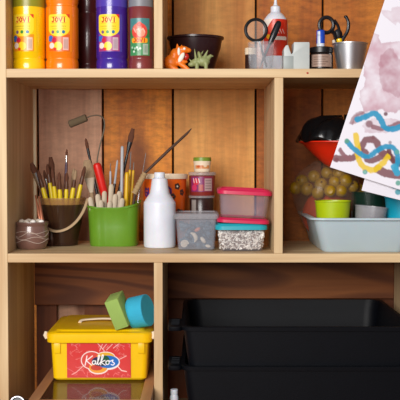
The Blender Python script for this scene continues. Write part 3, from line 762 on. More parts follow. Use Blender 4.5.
def stick(name, label, p0, p1, rad, m_, tipm=None, cat='clay tool', blunt=.8, flat=1, group=None, tipf=.8, tipr=.5):
    ln = (Vector(p1)-Vector(p0)).length
    t = thing(name, label, cat, group=group); orient(t, p0, p1, .4 if flat != 1 else 0)
    e = ln*(tipf if tipm else 1)
    bm = NB(); tube(bm, [(0, 0, 0), (0, 0, .003), (0, 0, e*.6), (0, 0, e-rad), (0, 0, e-rad*.3), (0, 0, e)], [rad*.6, rad*.9, rad, rad, rad*.75, rad*.3], 12, flat=flat); obj('shaft', bm, m_, t)
    if tipm:
        bm = NB(); tube(bm, [(0, 0, e-.002), (0, 0, ln*.98), (0, 0, ln)], [rad*tipr, rad*tipr*.8, rad*tipr*.3], 8); obj('tip', bm, tipm, t)
    return t
stick('plastic_rod', 'straight grey-white rod upright in the middle of the green caddy', ing(121, .21), at(122.3, 146, .21), .0036, 'grey_stick', cat='rod')
stick('clay_needle', 'metal rod left of the grey upright rod in the green caddy', ing(110, .215), at(110.5, 163, .215), .0024, 'grey_stick', 'silver', tipf=.9)
stick('clay_needle', 'black handled tool with white tip left of the grey rod in the caddy', ing(108, .22), at(117.5, 160, .22), .003, 'black_handle', 'grey_stick', tipf=.72, tipr=.9)
stick('clay_needle', 'yellow tool with long silver point right of the grey upright rod', ing(126, .215), at(131, 151.5, .215), .003, 'yellow_stick', 'silver', tipf=.8)
stick('clay_needle', 'yellow tool with blunt end at front right of the green caddy', ing(125, .19), at(127, 172, .19), .0045, 'yellow_stick', cat='clay tool')
stick('clay_needle', 'thin yellow tool leaning right beside the taped stick in the caddy', ing(128, .21), at(134, 162, .215), .0028, 'yellow_stick', 'silver', tipf=.9)
stick('clay_needle', 'slim silver tool leaning right at the right rim of the green caddy', ing(131, .2), at(146, 152.5, .2), .002, 'silver', 'silver', tipf=.7)
a = ing(126, .2); b = at(191.5, 128.5, .2); dd = b-a
t = thing('long_brush', 'long dark speckled stick with rope wrapped grip leaning far right from the caddy', 'brush', a)
bm = NB(); s0 = at(136, 190, .175)-a; s1 = at(145, 173, .178)-a
tube(bm, [Vector(), s0, s1, s1+(dd-s1)*.5, dd-(dd-s0)*.08, dd], [.003, .003, .003, .0034, .0028, .001], 10); obj('shaft', bm, 'dark_twig', t)
bm = NB(); s1 = at(145, 173, .178)-a
pts = []; rs = []
for i in range(22): pts.append(s0*1.0+(s1-s0)*(i/21)-Vector((.004, 0, .008))*(1-i/21)); rs.append(.0062+.0009*math.sin(i*2.2))
tube(bm, pts, rs, 12); obj('rope_grip', bm, 'rope', t)
ws = [(90, 193, .172), (97.5, 190, .175), (101, 196, .168), (111.5, 180, .19), (115.5, 190, .175), (110, 197, .168), (119.5, 187, .182), (122.5, 194, .17), (104.5, 187, .185)]
wl = ['leftmost one', 'second from the left', 'third from left, low in front', 'the tallest, right of the red handle', 'just left of the grey rod', 'low one right of red handle', 'in front of the grey rod', 'rightmost one', 'left of the red handle']
for i, (x, y, yy) in enumerate(ws):
    bx = 103+(x-103)*.7+ (4 if x < 100 else 0)
    stick('wooden_spatula', 'blunt pale wooden clay tool in the green caddy, '+wl[i], ing(bx, yy+.005), at(x, y+4, yy), .0058, 'wood_stick', flat=.55, group='wooden clay tools in the green caddy')

# white bottle
Y = .14; k = sp(Y); zz = lambda py: Z(py, Y)-zM
t = thing('white_bottle', 'plain white plastic bottle without label at the front of the shelf', 'bottle', (X(159.6, Y), Y, zM))
obj('bottle', lathe(NB(), [(14*k, 0), (15.4*k, .002), (15.9*k, .006), (16*k, zz(204)), (15.8*k, zz(202)), (14.6*k, zz(200.5)), (14.2*k, zz(199.5)), (12*k, zz(196.5)), (9.8*k, zz(193)), (8.8*k, zz(187)), (7.9*k, zz(180)), (7.4*k, zz(178.5)), (5*k, zz(177.5))], 48), 'white_plastic', t)
obj('cap', lathe(NB(), [(5.2*k, zz(178)), (5.4*k, zz(177.5)), (5.4*k, zz(173)), (4.9*k, zz(172.3))], 32), 'white_plastic', t)
# orange bucket
Y = .245; k = sp(Y); zz = lambda py: Z(py, Y)-zM
t = thing('orange_tub', 'orange round tub with cream rim and purple lettering behind the white bottle', 'tub', (X(164.5, Y), Y, zM))
h = zz(174)
obj('tub_body', lathe(NB(), [(18*k, 0), (19*k, .002), (22*k, h*.93), (20*k, h*.93), (17.5*k, .004)], 48), 'orange_plastic', t)
obj('rim', lathe(NB(), [(22*k, h*.93), (23.2*k, h*.935), (23.2*k, h), (21.4*k, h), (20.8*k, h*.93)], 48, cap0=False, cap1=False), 'cream', t)
c = Canvas(60, 36, .4, 'e86414')
c.text('GU', 8, 7, 8, 4.6, 1.6, '4a2a78', 2); c.text('O', 34, 6, 7, 5, 1, '4a2a78', 2)
for (x, y) in ((46, 5), (40, 15), (52, 11)):
    for a in range(5): c.disc(x+2*math.cos(a*1.256), y+2*math.sin(a*1.256), 1.5, '40302c')
c.disc(46, 5, 1, 'e8e0d0')
for i in range(4): c.disc(38+i*4, 32+2*math.sin(i*2), 3.4, '28383c')
c.stroke([(0, 28), (8, 24), (16, 27)], 4, '8c9aa4', .8)
Rb = lambda z: (19+3*z/(h*.93))*k
def mp(u, v):
    z = h*.9-v*k; r_ = Rb(z)*1.008; a = -1.45+u*k/r_; return (r_*math.sin(a), -r_*math.cos(a), z)
obj('label', c.mesh('label', mp), 'painted', t)

# stacked jars
Y = .25; k = sp(Y); zz = lambda py: Z(py, Y)-zM
jx = X(201.8, Y)
t = thing('jar', 'dark brown pot with clear lid, lowest of the stacked jars behind the boxes', 'jar', (jx, Y, zM))
h1 = zz(198)
obj('jar_body', lathe(NB(), [(11*k, 0), (12*k, .003), (12.3*k, h1-.003), (11.5*k, h1)], 40), 'jar_brown', t)
h1b = zz(195.3); obj('lid', lathe(NB(), [(12.6*k, h1), (13.3*k, h1+.001), (13.3*k, h1b-.001), (12.6*k, h1b)], 40), 'clear_grey', t)
c = Canvas(6, 13, .3, '8c8480'); c.rect(1, 1, 5, 12, 'a8a098'); obj('label', c.mesh('label', wrap_map(12.5*k, h1-.003, -.95, k)), 'painted', t)
h2 = zz(175.5)-h1b; h2b = zz(171.8)-h1b
t = thing('jar', 'reddish-brown pot with purple and white stickers in the middle of the stack', 'jar', (jx+.001, Y, zM+h1b))
obj('jar_body', lathe(NB(), [(12.2*k, 0), (12.6*k, .002), (13.2*k, h2-.002), (12.6*k, h2)], 40), 'jam', t)
obj('lid', lathe(NB(), [(13.2*k, h2), (13.9*k, h2+.001), (13.9*k, h2b-.001), (13*k, h2b)], 40), 'clear_grey', t)
c = Canvas(24, 15, .25, '86304c')
c.rect(0, 0, 14, 15, '7c2874'); c.disc(6, 5, 3.6, 'c83048'); c.disc(4, 11, 3, 'c8345c'); c.rect(9, 8, 13.5, 14, 'd06a28'); c.rect(15, 2, 23, 14, 'd0c4bc')
for i in range(4): c.stroke([(16, 4+i*2.6), (22, 4+i*2.6)], .8, '6a5a5a', .8)
for i in range(3): c.stroke([(3+i*3, 2), (4+i*3, 6)], .8, 'e8d8d8', .9)
obj('label', c.mesh('label', wrap_map(13.25*k, h2-.002, -.95, k)), 'painted', t)
h3 = zz(161)-h1b-h2b; h3b = zz(157.5)-h1b-h2b
t = thing('jar', 'small glass jar with orange and green lid, topmost of the stacked jars', 'jar', (jx+.001, Y, zM+h1b+h2b))
obj('jar_body', lathe(NB(), [(7.6*k, 0), (8.2*k, .002), (8.2*k, h3*.5), (9*k, h3)], 32), 'cream', t)
c = Canvas(16, 6, .3, 'd89058'); c.disc(4, 3, 2, 'c85828'); c.disc(11, 2.5, 2, 'e8d0b0'); c.rect(6, 1, 9, 5, 'b05a30'); obj('label', c.mesh('label', wrap_map(8.35*k, h3*.85, -.95, k)), 'painted', t)
obj('lid', lathe(NB(), [(8.6*k, h3*.97), (9*k, h3), (8.8*k, h3b), (8*k, h3b+.0005)], 32), 'orange_green', t)

# translucent box with shells
Y = .115; k = sp(Y)
cx1 = X(196.3, .055)
t = thing('storage_box', 'small frosted plastic box with pale lid, holding seashells', 'storage box', (cx1, Y, zM))
yf = .055; kf = sp(yf); h = Z(219, yf)-zM; ht = Z(213.6, yf)-zM
bm = NB(); hollow(bm, 37*kf, .105, 41.5*kf, .118, h, .006, .0016); 
obj('box_body', bm, 'frosted', t)
bm = NB(); loft(bm, [rr(21.5*kf, .061, .007, h-.001), rr(22.7*kf, .063, .008, h), rr(22.7*kf, .063, .008, ht-.002), rr(21.5*kf, .061, .007, ht), rr(19.5*kf, .056, .006, ht), rr(19*kf, .055, .006, ht-.002)]); obj('lid', bm, 'clear_grey', t)
yy = yf+.012
def shell(name, lb, px, py, kind, r, m_, rt=0, cat='shell'):
    loc = at(px, py, yy); bm = NB()
    if kind == 'spiral':
        pts = [((r*(1-i/44))*math.cos(i*.35), -i*.00009, (r*(1-i/44))*math.sin(i*.35)) for i in range(40)]; tube(bm, pts, [r*.26*(1-i/52) for i in range(40)], 8)
        ell(bm, (0, .0015, 0), (r*.9, r*.35, r*.9))
    elif kind == 'moon':
        pts = [(r*math.cos(a), 0, r*math.sin(a)) for a in [(-.3+i*.16) for i in range(16)]]; tube(bm, pts, [r*.42*math.sin(PI*(i+.6)/16.6) for i in range(16)], 8)
    else: ell(bm, (0, 0, 0), (r, r*.6, r*.55))
    o = obj(name, bm, m_); o.location = loc; o.rotation_euler = (0, rt, 0); tag(o, lb, cat, 'shells in the frosted box'); return o
shell('snail_shell', 'white spiral snail shell at lower left inside the frosted box', 184.5, 244, 'spiral', .0078, 'shell')
shell('seashell', 'curved cream shell in the middle of the frosted box', 190.5, 238.5, 'moon', .011, 'shell', .5)
shell('seashell', 'small orange shell near the top of the frosted box', 197.5, 229.5, 'e', .007, 'orange_bit', -.5)
shell('seashell', 'small cream shell right of the curved shell in frosted box', 203, 240, 'e', .008, 'shell', .9)
shell('seashell', 'pale shell resting against lower right corner of frosted box', 208, 246, 'e', .006, 'shell', .2)
bm = NB()
rg = random.Random(3)
for i in range(120):
    x = rg.uniform(-15.5, 15.5)*kf; z = rg.uniform(.006, h*.8); y = rg.uniform(-.022, .045)
    r = rg.uniform(.005, .008); ell(bm, (x, y, z), (r, r*.8, r*.7), u=8, v=6, rot=Quaternion((rg.random(), rg.random(), rg.random()), rg.random()*3))
o = obj('pebbles', bm, 'blue_bits'); o.location = (cx1, Y, zM); tag(o, 'blue-grey pebbles filling the frosted box around the shells', 'pebbles', kind='stuff')

# food containers
def food(name, lb, pxl, pxr, top, lidb, bot, Yf, z0, lidm, bodym, dep=.14, body=True, tilt=0, zz0=None, lid=True, group=None):
    kf = sp(Yf); w = (pxr-pxl)*kf; cx_ = X((pxl+pxr)/2, Yf)
    t = thing(name, lb, 'food container', (cx_, Yf+dep/2, z0), rot=(0, tilt, 0), group=group)
    H = (bot-top)*kf; hl = (lidb-top)*kf; hb = H-hl
    if body:
        bm = NB(); R_ = [rr(w*.41, dep*.41, .012, 0), rr(w*.425, dep*.425, .014, .003), rr(w*.46, dep*.46, .015, hb*.93), rr(w*.48, dep*.475, .016, hb*.95), rr(w*.48, dep*.475, .016, hb), rr(w*.46, dep*.46, .015, hb), rr(w*.445, dep*.445, .014, hb*.93), rr(w*.41, dep*.41, .013, .004)]
        loft(bm, R_); obj('container_body', bm, bodym, t)
    b0 = hb-.002 if body else 0
    if lid:
        bm = NB(); loft(bm, [rr(w*.485, dep*.48, .016, b0, 7), rr(w*.5, dep*.5, .018, b0+.0005, 7), rr(w*.5, dep*.5, .018, b0+hl*.6, 7), rr(w*.485, dep*.485, .017, b0+hl*.8, 7), rr(w*.46, dep*.46, .015, b0+hl*.82, 7), rr(w*.45, dep*.45, .015, b0+hl, 7), rr(w*.42, dep*.42, .013, b0+hl, 7), rr(w*.41, dep*.41, .012, b0+hl*.8, 7)]); obj('lid', bm, lidm, t)
    return t, w, hb, b0+hl, cx_
zs = zM
t, w, hb, H1_, cxx = food('food_container', 'clear food container with teal lid standing on the shelf, lowest of the stack', 215.5, 268, 223, 229.5, 252.3, .035, zs, 'teal_lid', 'clear')
bm = NB(); rg = random.Random(5); dep = .14
for i in range(1500):
    z = rg.uniform(.004, hb*.86); f_ = .40+.035*z/hb
    if rg.random() < .6: y = -dep*f_+rg.uniform(.0, .008)
    else: y = rg.uniform(-dep*f_, dep*f_)
    x = rg.uniform(-w*f_, w*f_)
    if rg.random() < .12 : x = (w*f_-.002)*rg.choice((-1, 1)); y = rg.uniform(-dep*f_, dep*f_)
    q = Quaternion(Vector((rg.uniform(-1, 1), rg.uniform(-1, 1), rg.uniform(-1, 1))).normalized(), rg.random()*6)
    s_ = rg.uniform(.0018, .0034); vs = [bm.verts.new(Vector((x, y, z))+q @ Vector(p)) for p in ((-s_, -s_*.7, 0), (s_, -s_*.6, 0), (s_*.8, s_*.7, 0), (-s_, s_*.5, 0))]
    vt = [bm.verts.new(v.co+q @ Vector((0, 0, .0009))) for v in vs]
    fs = [bm.faces.new(vs[::-1]), bm.faces.new(vt)]+[bm.faces.new((vs[j], vs[(j+1) % 4], vt[(j+1) % 4], vt[j])) for j in range(4)]
    if rg.random() < .33:
        for f_ in fs: f_.material_index = 1
o = obj('flakes', bm, ['flake', 'flake_dark'], smooth=False); o.location = (cxx, .035+dep/2, zs+.001); tag(o, 'white and grey shell flakes filling the teal lidded container', 'flakes', kind='stuff')
bm = NB(); loft(bm, [rr(w*.37, dep*.36, .01, .006), rr(w*.4, dep*.4, .012, hb*.8)])
obj('flake_core', bm, 'flake_dark', None).name = 'flake_heap'
bpy.data.objects['flake_heap'].location = o.location; bpy.data.objects['flake_heap'].parent = None
tmp = bpy.data.objects['flake_heap']; tmp.parent = o; tmp.location = (0, 0, 0)
zs += H1_+.0005
t, w, hb, H2_, cxx = food('loose_lid', 'loose pink lid lying between the teal lidded box and the upper box', 217, 270, 219, 224, 224, .035, zs, 'pink_lid', 'clear', body=False, tilt=.045)
zs += H2_+.0012
t['category'] = 'lid'
food('food_container', 'clear violet tinted food container with pink lid, topmost of the boxes', 216.5, 271.5, 188.3, 194.3, 218.2, .035, zs+.0, 'pink_lid', 'clear_purple', tilt=.05)

# ------------------------------------------------------------------ right bay
Yf = .005; kf = sp(Yf)
xL = X(311, Yf); xR = xr0-.006
h = Z(218.3, Yf)-zM; wT = xR-xL; dT = .30
tcx = (xL+xR)/2; tcy = Yf+dT/2
t = thing('plastic_tray', 'large pale grey-blue plastic tray holding cups in the right bay', 'tray', (tcx, tcy, zM))
bm = NB(); hollow(bm, wT-.052, dT-.05, wT-.018, dT-.02, h, .022, .0025, lipw=.009, lipt=.004, n=8)
obj('tray_body', bm, 'tray_grey', t)
def cup(name, lb, cx, top, r, Yc, m_, tilt=(0, 0, 0), hh=None, rb=.74, cat='cup'):
    k = sp(Yc); zt = Z(top, Yc); z0 = zM+.0035; h = zt-z0
    if hh: h = hh; z0 = zt-hh
    t = thing(name, lb, cat, (X(cx, Yc), Yc, z0), rot=tilt); R = r*k
    obj('cup_body', lathe(NB(), [(R*rb*.95, 0), (R*rb, .001), (R*.985, h-.003), (R*1.02, h-.002), (R*1.02, h), (R*.96, h), (R*rb*.95, .004)], 44), m_, t)
cup('plastic_cup', 'lime yellow plastic cup standing in the grey tray', 333, 200.5, 18, .1, 'lime')
cup('plastic_cup', 'clear grey plastic cup leaning between lime and blue cups', 367.5, 206, 16.3, .09, 'clear_grey', tilt=(0, .1, 0), rb=.8)
cup('plastic_cup', 'bright blue plastic cup at the right edge beside the clear cup', 403, 197, 18, .1, 'cyan_cup')
cup('plastic_tub', 'dark green translucent tub behind the clear grey cup', 370, 191.5, 18.5, .185, 'dark_green', rb=.85, cat='tub')
# fruit bag
Yg = .215
rg = random.Random(11)
bm = NB()
def blob(bm, c, rx, ry, rz, amp, freq, seed, n=26, m_=14):
    rg = random.Random(seed); ph = [rg.uniform(0, 6) for _ in range(6)]
    R_ = []
    for j in range(1, m_):
        th = PI*j/m_; ring_ = []
        for i in range(n):
            a = 2*PI*i/n
            d = 1+amp*(math.sin(freq*a+ph[0]+2*th)+.6*math.sin(freq*1.7*a+ph[1]-3*th)+.5*math.sin(5*th+ph[2]+a*2))/2
            ring_.append(Vector((c[0]+rx*math.cos(a)*math.sin(th)*d, c[1]+ry*math.sin(a)*math.sin(th)*d, c[2]-rz*math.cos(th)*d)))
        R_.append(ring_)
    loft(bm, R_); return bm
bc = at(327, 205, Yg)
hb_ = .091
zc = zM+.004+hb_
blob(bm, (0, 0, 0), .070, .055, hb_, .06, 5, 4)
for v_ in bm.verts:
    q_ = .70+.55*min(1, max(0, (v_.co.z+hb_)/(1.5*hb_))); v_.co.x *= q_; v_.co.y *= q_
bo = obj('clear_bag', bm, 'bag'); bo.location = (X(327, Yg), Yg, zc); tag(bo, 'crumpled clear plastic bag full of yellow balls behind the lime cup', 'bag')
s = bo.modifiers.new('sub', 'SUBSURF'); s.levels = 1; s.render_levels = 1
bm = NB(); blob(bm, (0, 0, 0), .055, .038, .058, .06, 4, 9); o = obj('crumpled_paper', bm, 'crumple'); o.location = (X(327, Yg), Yg, zM+.066); tag(o, 'orange-red crumpled wrap below the yellow balls in the clear bag', 'wrapping')
# yellow ball prototype with a small stem dimple
def ball():
    t = thing('yellow_ball', '', 'ball', group='yellow balls in the clear bag')
    bm = NB(); r = .0145
    lathe(bm, [(.0012, -r*.84)]+[(r*math.sin(PI*j/14), -r*math.cos(PI*j/14)) for j in range(2, 13)]+[(.0025, r*.9), (.001, r*.8)], 22); obj('ball_body', bm, 'yellow_ball', t)
    bm = NB(); tube(bm, [(0, 0, r*.78), (0, .0004, r*.98)], [.0022, .0014], 8); obj('stem_cap', bm, 'brown_bristle', t)
    return t
bp = [(302, 181, .21, 'far left of the pile'), (314, 176.5, .2, 'upper left, beside the far left ball'), (327, 173, .205, 'top of the pile below the red bowl'), (339.5, 173.5, .2, 'top right, touching the painting corner'),
      (345, 181, .18, 'largest looking, above the lime cup'), (352.5, 186.5, .19, 'right side, above the clear cup'), (335, 182, .175, 'front middle, left of the largest looking ball'),
      (307, 189, .19, 'lower left in the bag'), (321, 184.5, .185, 'centre left of the pile'), (341, 190.5, .17, 'just over the lime cup rim'), (330, 190.5, .165, 'low, left of the ball over the lime cup'), (296, 188, .21, 'leftmost and half hidden'), (358.5, 190, .215, 'furthest right, in shadow'), (318, 193, .175, 'lowest left of the lime cup')]
b0 = ball()
for i, (x, y, yy, lb) in enumerate(bp):
    if i == 0: b = b0
    else:
        b = b0.copy(); COL.objects.link(b)
        for ch in list(b0.children):
            cc = ch.copy(); COL.objects.link(cc); cc.parent = b
    b.location = at(x, y, yy); b.rotation_euler = (rg.uniform(.8, 2.2), rg.uniform(-.6, .6), rg.uniform(0, 6)); b['label'] = 'yellow ball in the clear bag, '+lb
    s_ = (1, .97, .94, 1.02)[i % 4] if i != 4 else 1.12; b.scale = (s_,)*3
# red bowl with black bag
Yr = .17; k = sp(Yr); zr = Z(141.5, Yr)
hb2 = 26*k
t = thing('red_bowl', 'red plastic bowl under a black plastic bag in the right bay', 'bowl', (X(343, Yr), Yr, zr-hb2))
Rb_ = 43*k
prof = [(Rb_*.28, 0), (Rb_*.33, .001)]+[(Rb_*(.33+.67*q**.9), hb2*q) for q in [.15, .3, .5, .7, .9]]
prof += [(Rb_*1.03, hb2-.002), (Rb_*1.03, hb2), (Rb_*.97, hb2)]+[(Rb_*(.30+.64*q), hb2*q+.002) for q in [.9, .7, .5, .3, .15, .02]]
obj('bowl_body', lathe(NB(), prof, 48), 'red_bowl', t)
bm = NB(); rg = random.Random(2); n = 90; R_ = []
for j in range(14):
    f_ = j/13; th = f_*PI/2
    R_.append([])
    for i in range(n):
        a = 2*PI*i/n
        wv = .04*math.sin(5*a+1+3*f_)+.03*math.sin(11*a+2-4*f_)+.014*math.sin(23*a+6*f_)
        r_ = Rb_*1.07*(math.cos(th)**.5 if j < 13 else .03)*(1+wv*(1-f_*.3))
        z_ = -.003+22*k*math.sin(th)**1.1*(1+wv*1.8+.12*math.sin(2*a+.6))-.004*(1-f_)*math.sin(9*a)
        R_[-1].append(Vector((r_*math.cos(a), min(.125, r_*math.sin(a)*.95), z_)))
loft(bm, R_)
o = obj('black_bag', bm, 'bin_bag'); o.location = (X(343, Yr), Yr, zr+.004); tag(o, 'glossy black plastic bag bunched over the red bowl', 'bag')
o.modifiers.clear()

# ------------------------------------------------------------------ bottom left bay: frame box, yellow box, sponges
Ykf = .055; kf = sp(Ykf)
zF = Z(381, Ykf)                # surface the yellow box stands on
fx0, fx1 = -.328, -.0935
t = thing('wooden_case', 'low wooden case with glossy glazed top under the yellow box', 'wooden case', ((fx0+fx1)/2, 0, zL))
cx_ = (fx0+fx1)/2; hh = zF-zL; y0, y1 = -.125, .27
bw = .021
for nm, b in (('frame_side', (fx0-cx_, fx0-cx_+bw, y0, y1)), ('frame_side', (fx1-cx_-bw, fx1-cx_, y0, y1)), ('frame_end', (fx0-cx_+bw, fx1-cx_-bw, y0, y0+bw)), ('frame_end', (fx0-cx_+bw, fx1-cx_-bw, y1-bw, y1))):
    obj(nm, box(NB(), b[0], b[1], b[2], b[3], 0, hh), 'frame_wood', t, smooth=False, bevel=.001)
obj('glass_top', box(NB(), fx0-cx_+bw, fx1-cx_-bw, y0+bw, y1-bw, hh-.005, hh-.0008), 'glass_panel', t, smooth=False)
obj('base_panel', box(NB(), fx0-cx_+bw, fx1-cx_-bw, y0+bw, y1-bw, hh-.03, hh-.026), 'panel_wood', t, smooth=False)

bx0, bx1 = X(51.2, Ykf), X(146, Ykf)
bcx = X(98.5, Ykf); bd = .225
t = thing('storage_box', 'yellow plastic box with red printed label and lid in the lower left bay', 'storage box', (bcx, Ykf+bd/2, zF))
hB = Z(338.5, Ykf-.004)-zF; wb0, wb1 = (146-51.2)*kf, (148-48.7)*kf
bm = NB(); hollow(bm, wb0, bd-.012, wb1, bd-.004, hB, .012, .003, n=6); obj('box_body', bm, 'box_yellow', t)
hT = Z(333, Ykf-.004)-zF
wl = 107*kf
bm = NB()
loft(bm, [rr(wl/2-.004, bd/2+.002, .016, hB-.010, 7), rr(wl/2-.001, bd/2+.005, .018, hB-.009, 7), rr(wl/2, bd/2+.006, .02, hB-.004, 7), rr(wl/2, bd/2+.006, .02, hT-.003, 7), rr(wl/2-.004, bd/2+.003, .018, hT, 7),
          rr(wl/2-.016, bd/2-.010, .014, hT+.001, 7), rr(wl/2-.019, bd/2-.013, .013, hT+.004, 7), rr(wl/2-.022, bd/2-.016, .012, hT+.0045, 7)])
obj('lid', bm, 'box_yellow', t)
zl = hT+.0045
bm = NB(); hp = smoothpath([(-.052, -.012, zl+.0005), (-.048, -.004, zl+.004), (-.03, .004, zl+.005), (0, .006, zl+.006), (.03, .004, zl+.005), (.048, -.004, zl+.004), (.052, -.012, zl+.0005)])
tube(bm, hp, .004, 8, flat=.5); obj('lid_handle', bm, 'cream', t)
for sx in (-1, 1):
    bm = NB(); tube(bm, [(sx*(wl/2+.0005), -bd/2+.01, hT-.014), (sx*(wl/2+.003), -bd/2+.01, hT-.007), (sx*(wl/2+.001), -bd/2+.01, hT+.001)], [.003, .0045, .003], 8); obj('clip', bm, 'cream', t)
    bm = NB(); box(bm, sx*wb1/2-sx*.022, sx*wb1/2-sx*.008, -bd/2-.0002, -bd/2+.003, hB-.032, hB-.009); obj('corner_rib', bm, 'box_yellow', t, bevel=.001)
# printed label
c = Canvas(64.5, 37.5, .3, 'd63a38')
rg = random.Random(8)
for i in range(46):
    x, y = rg.uniform(2, 62), rg.choice((rg.uniform(2, 10), rg.uniform(27, 36), rg.uniform(2, 36)))
    pts = [(x, y)]
    for j in range(3): pts.append((pts[-1][0]+rg.uniform(-4, 4), pts[-1][1]+rg.uniform(-3, 3)))
    sm = smoothpath([Vector((*p, 0)) for p in pts], 3); c.stroke([(p.x, p.y) for p in sm], .45, 'e8908a', .7)
for (x0, y0, x1, y1) in ((31, 2, 38, 10), (36, 8, 40, 3), (40, 9, 46, 3), (47, 7, 53, 2), (33, 10, 36, 3)): c.stroke([(x0, y0), (x1, y1)], .7, 'f0c4bc', .9)
c.stroke([(48, 22), (55, 30), (60, 31)], .9, 'f4dcd4'); c.stroke([(18, 24), (9, 32), (5, 34)], .7, 'f0c0b8'); c.stroke([(60, 15), (52, 19)], .7, 'f0c0b8')
def cloud(gr, col):
    for x, y, rx, ry in ((25, 19.5, 10, 8.5), (39, 16.5, 9, 5), (41, 21.5, 11.5, 7), (31.5, 27, 9.5, 6)): c.disc(x, y, rx+gr, col, ry=ry+gr)
cloud(.9, 'f2e6e2'); c.disc(25, 19.5, 10, 'dc4a40', ry=8.5); c.disc(39, 16, 9, 'e8b030', ry=4.6); c.disc(31.5, 27, 9.2, 'eca030', ry=5.7)
c.disc(30, 27, 6, 'c83a2a', ry=3); c.disc(41, 21, 11.3, '1e6cc0', ry=6.4); c.disc(34, 20.5, 9, '1c1c50', ry=5); c.disc(38, 19.5, 5, '14502c', ry=5); c.disc(33, 22, 6, '101018', ry=3)
W_ = 'f8f4f4'
def scr(pts, w=.95):
    sm = smoothpath([Vector((*p, 0)) for p in pts], 5); c.stroke([(p.x, p.y) for p in sm], w, W_)
scr([(20.3, 15), (19.3, 20), (18.3, 24.5)]); scr([(25.8, 15), (22, 18), (19.4, 20)]); scr([(19.6, 20), (22, 22), (25, 24.5)])      # K
scr([(28.6, 20.2), (26.4, 20.2), (25.6, 22.6), (27.4, 23.6), (28.8, 21.8), (29, 20.2), (28.8, 22.6), (29.8, 23.6)])                   # a
scr([(30, 23.2), (32.2, 18.5), (33, 14.6), (32, 14.6), (31.3, 19), (31.2, 23.4), (32, 23.8)])                                         # l
scr([(32.4, 23.4), (35.4, 19), (36.8, 14.8), (35.8, 14.2), (34.6, 19), (34, 24.2)]); scr([(38.4, 19.6), (35, 21.6), (38.6, 24.4)])    # k
scr([(41.4, 19.8), (39.4, 21), (39.8, 23.6), (42, 23.4), (42.6, 21), (41.4, 19.8), (44, 20.4)])                                       # o
scr([(44, 20.4), (46.4, 19.2), (46, 21.2), (48, 22.6), (46.4, 24.4), (44.6, 23.8)])                                                   # s
me = c.mesh('label', lambda u, v: ((u-64.5/2)*kf, 0, (37.5-v)*kf))
o = obj('label', me, 'painted', t)
hbb = hB
slope = math.atan2(.0+(.004), hB)
o.location = (X(98, Ykf)-bcx, -bd/2+.0033, Z(378.3, Ykf)-zF); o.rotation_euler = (slope, 0, 0)
o.location.y = -(bd-.012)/2-.004*((Z(378.3, Ykf)-zF)/hB)-.0012

# sponges on the lid
zlid = zF+zl
def face_obj(name, bm, m_, lb, cat, loc, rot, bev=.002):
    o = obj(name, bm, m_, smooth=True, bevel=bev); o.location = loc; o.rotation_euler = rot; tag(o, lb, cat); return o
g = box(NB(), -.0150, .0150, 0, .056, 0, .064)
so = face_obj('sponge', g, 'green_sponge', 'green rectangular sponge leaning on the yellow box lid', 'sponge', (0, 0, 0), (.20, -.33, -.2))
so.location = at(122, 333, .056); so.location.z = zlid+.0035
bm = NB(); lathe(bm, [(.032, 0), (.033, .001), (.034, .037), (.033, .038)], 40)
bmesh.ops.translate(bm, verts=bm.verts, vec=(0, 0, -.019))
so = obj('sponge', bm, 'blue_sponge'); tag(so, 'round blue sponge leaning against the green sponge', 'sponge')
ax = Vector((.90, -.34, .22)).normalized(); so.rotation_mode = 'QUATERNION'; so.rotation_quaternion = Vector((0, 0, 1)).rotation_difference(ax)
so.location = at(140, 314.5, .094); so.location.z = zlid+.0335

# torch-like tube at the bottom left
a = at(17, 404, -.01)
t = thing('metal_tube', 'black tube with silver rim lying left of the wooden case', 'tube'); b = Vector((a.x-.004, .16, zL+.02))
orient(t, b, a); ln = (a-b).length; r = .0155
obj('tube_body', lathe(NB(), [(r*.8, 0), (r*.92, .002), (r*.92, ln-.012), (r*.85, ln-.01), (r*.85, ln-.013), (r*.7, .004)], 30), 'black_plastic', t)
obj('rim', lathe(NB(), [(r*.95, ln-.012), (r, ln-.01), (r, ln), (r*.88, ln), (r*.88, ln-.012)], 30, cap0=False, cap1=False), 'chrome', t)
obj('opening', lathe(NB(), [(r*.86, ln-.008), (r*.8, ln-.006)], 30), 'black_hole', t)

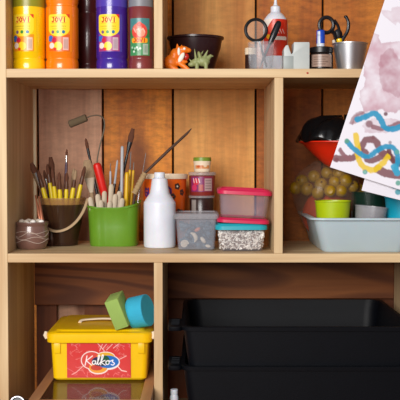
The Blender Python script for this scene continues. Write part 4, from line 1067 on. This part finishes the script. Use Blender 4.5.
# ------------------------------------------------------------------ black trays
def black_tray(lb, zr_, Yfr, inner=True):
    h = .15; kf = sp(Yfr); wi = (416-183)*kf; cx_ = X((416+183)/2, Yfr); d = .385
    t = thing('black_tray', lb, 'tray', (cx_, Yfr+d/2, zr_-h))
    w = wi/2; D = d/2; n = 7; tt = .003
    R_ = [rr(w-.026, D-.022, .016, 0, n), rr(w-.018, D-.016, .02, .004, n), rr(w-.001, D-.003, .02, h-.009, n), rr(w+.0005, D-.001, .021, h-.0085, n),
          rr(w+.004, D+.002, .023, h-.008, n), rr(w+.005, D+.003, .024, h-.001, n), rr(w+.004, D+.002, .023, h, n), rr(w-tt, D-tt-.003, .030, h, n), rr(w-.005-tt, D-.006-tt, .030, h-.02, n), rr(w-.019, D-.02, .028, .006, n)]
    obj('tray_body', loft(NB(), R_), 'black_tray', t)
    for sx in (-1, 1):
        bm = NB(); x0, x1 = sx*(w+.003), sx*(w+.029)
        ys = -D+.045
        cxg = (x0+x1)/2
        loft(bm, [rr(abs(x1-x0)/2, .05, .01, h-.009, 6, cxg, -D+.056), rr(abs(x1-x0)/2+.001, .051, .011, h-.0075, 6, cxg, -D+.056), rr(abs(x1-x0)/2+.001, .051, .011, h-.001, 6, cxg, -D+.056), rr(abs(x1-x0)/2-.001, .049, .009, h, 6, cxg, -D+.056)])
        for j in range(4):
            yy = -D+.03+j*.017; tube(bm, [(cxg-.008, yy, h+.0005), (cxg+.008, yy, h+.0005)], .0018, 6)
        obj('grip', bm, 'black_tray', t)
    return t
Yt = -.085
zt1 = Z(327, Yt); zt2 = Z(366.5, Yt)
black_tray('upper black plastic tray, open and empty, nested on another tray', zt1, Yt)
black_tray('lower black plastic tray holding the upper black tray', zt2, Yt)
# support block under trays? lower tray stands on the bottom shelf
dz = zt2-.15-zL
print('tray bottom above shelf', dz, 'zL', zL)
# white bottle beside trays
Y = .0
t = thing('white_bottle', 'small white bottle between divider and lower black tray', 'bottle', (X(174, Y+.05), Y+.05, zL))
h = Z(389, Y+.05)-zL; k = sp(Y+.05)
obj('bottle', lathe(NB(), [(4*k, 0), (4.3*k, .002), (4.3*k, h*.8), (3.2*k, h*.9)], 24), 'white_plastic', t)
obj('cap', lathe(NB(), [(3.6*k, h*.88), (3.8*k, h*.89), (3.8*k, h*.99), (3.3*k, h)], 24), 'white_plastic', t)

# ------------------------------------------------------------------ camera, light
cam = bpy.data.cameras.new('camera'); co = bpy.data.objects.new('camera', cam); COL.objects.link(co)
co.location = CAM; co.rotation_euler = (PI/2-TH, 0, 0); cam.lens = 90; cam.sensor_width = 36; S.camera = co
wd = bpy.data.worlds.new('world'); S.world = wd; wd.use_nodes = True
wd.node_tree.nodes['Background'].inputs[0].default_value = (.92, .94, 1, 1); wd.node_tree.nodes['Background'].inputs[1].default_value = .27
def area(name, loc, tgt, sx, sy, e, col=(1, 1, 1)):
    l = bpy.data.lights.new(name, 'AREA'); l.shape = 'RECTANGLE'; l.size = sx; l.size_y = sy; l.energy = e; l.color = col
    o = bpy.data.objects.new(name, l); COL.objects.link(o); o.location = loc
    o.rotation_euler = (Vector(tgt)-Vector(loc)).to_track_quat('-Z', 'Y').to_euler(); return o
area('window_light', (-.85, -2.7, 1.9), (0, 0, 1.38), 1.6, 1.2, 100, (1, .97, .94))
vs = S.view_settings
S.display_settings.display_device = 'sRGB'
vs.view_transform = 'Standard'; vs.look = 'None'; vs.gamma = 1; vs.exposure = 0; vs.use_curve_mapping = False
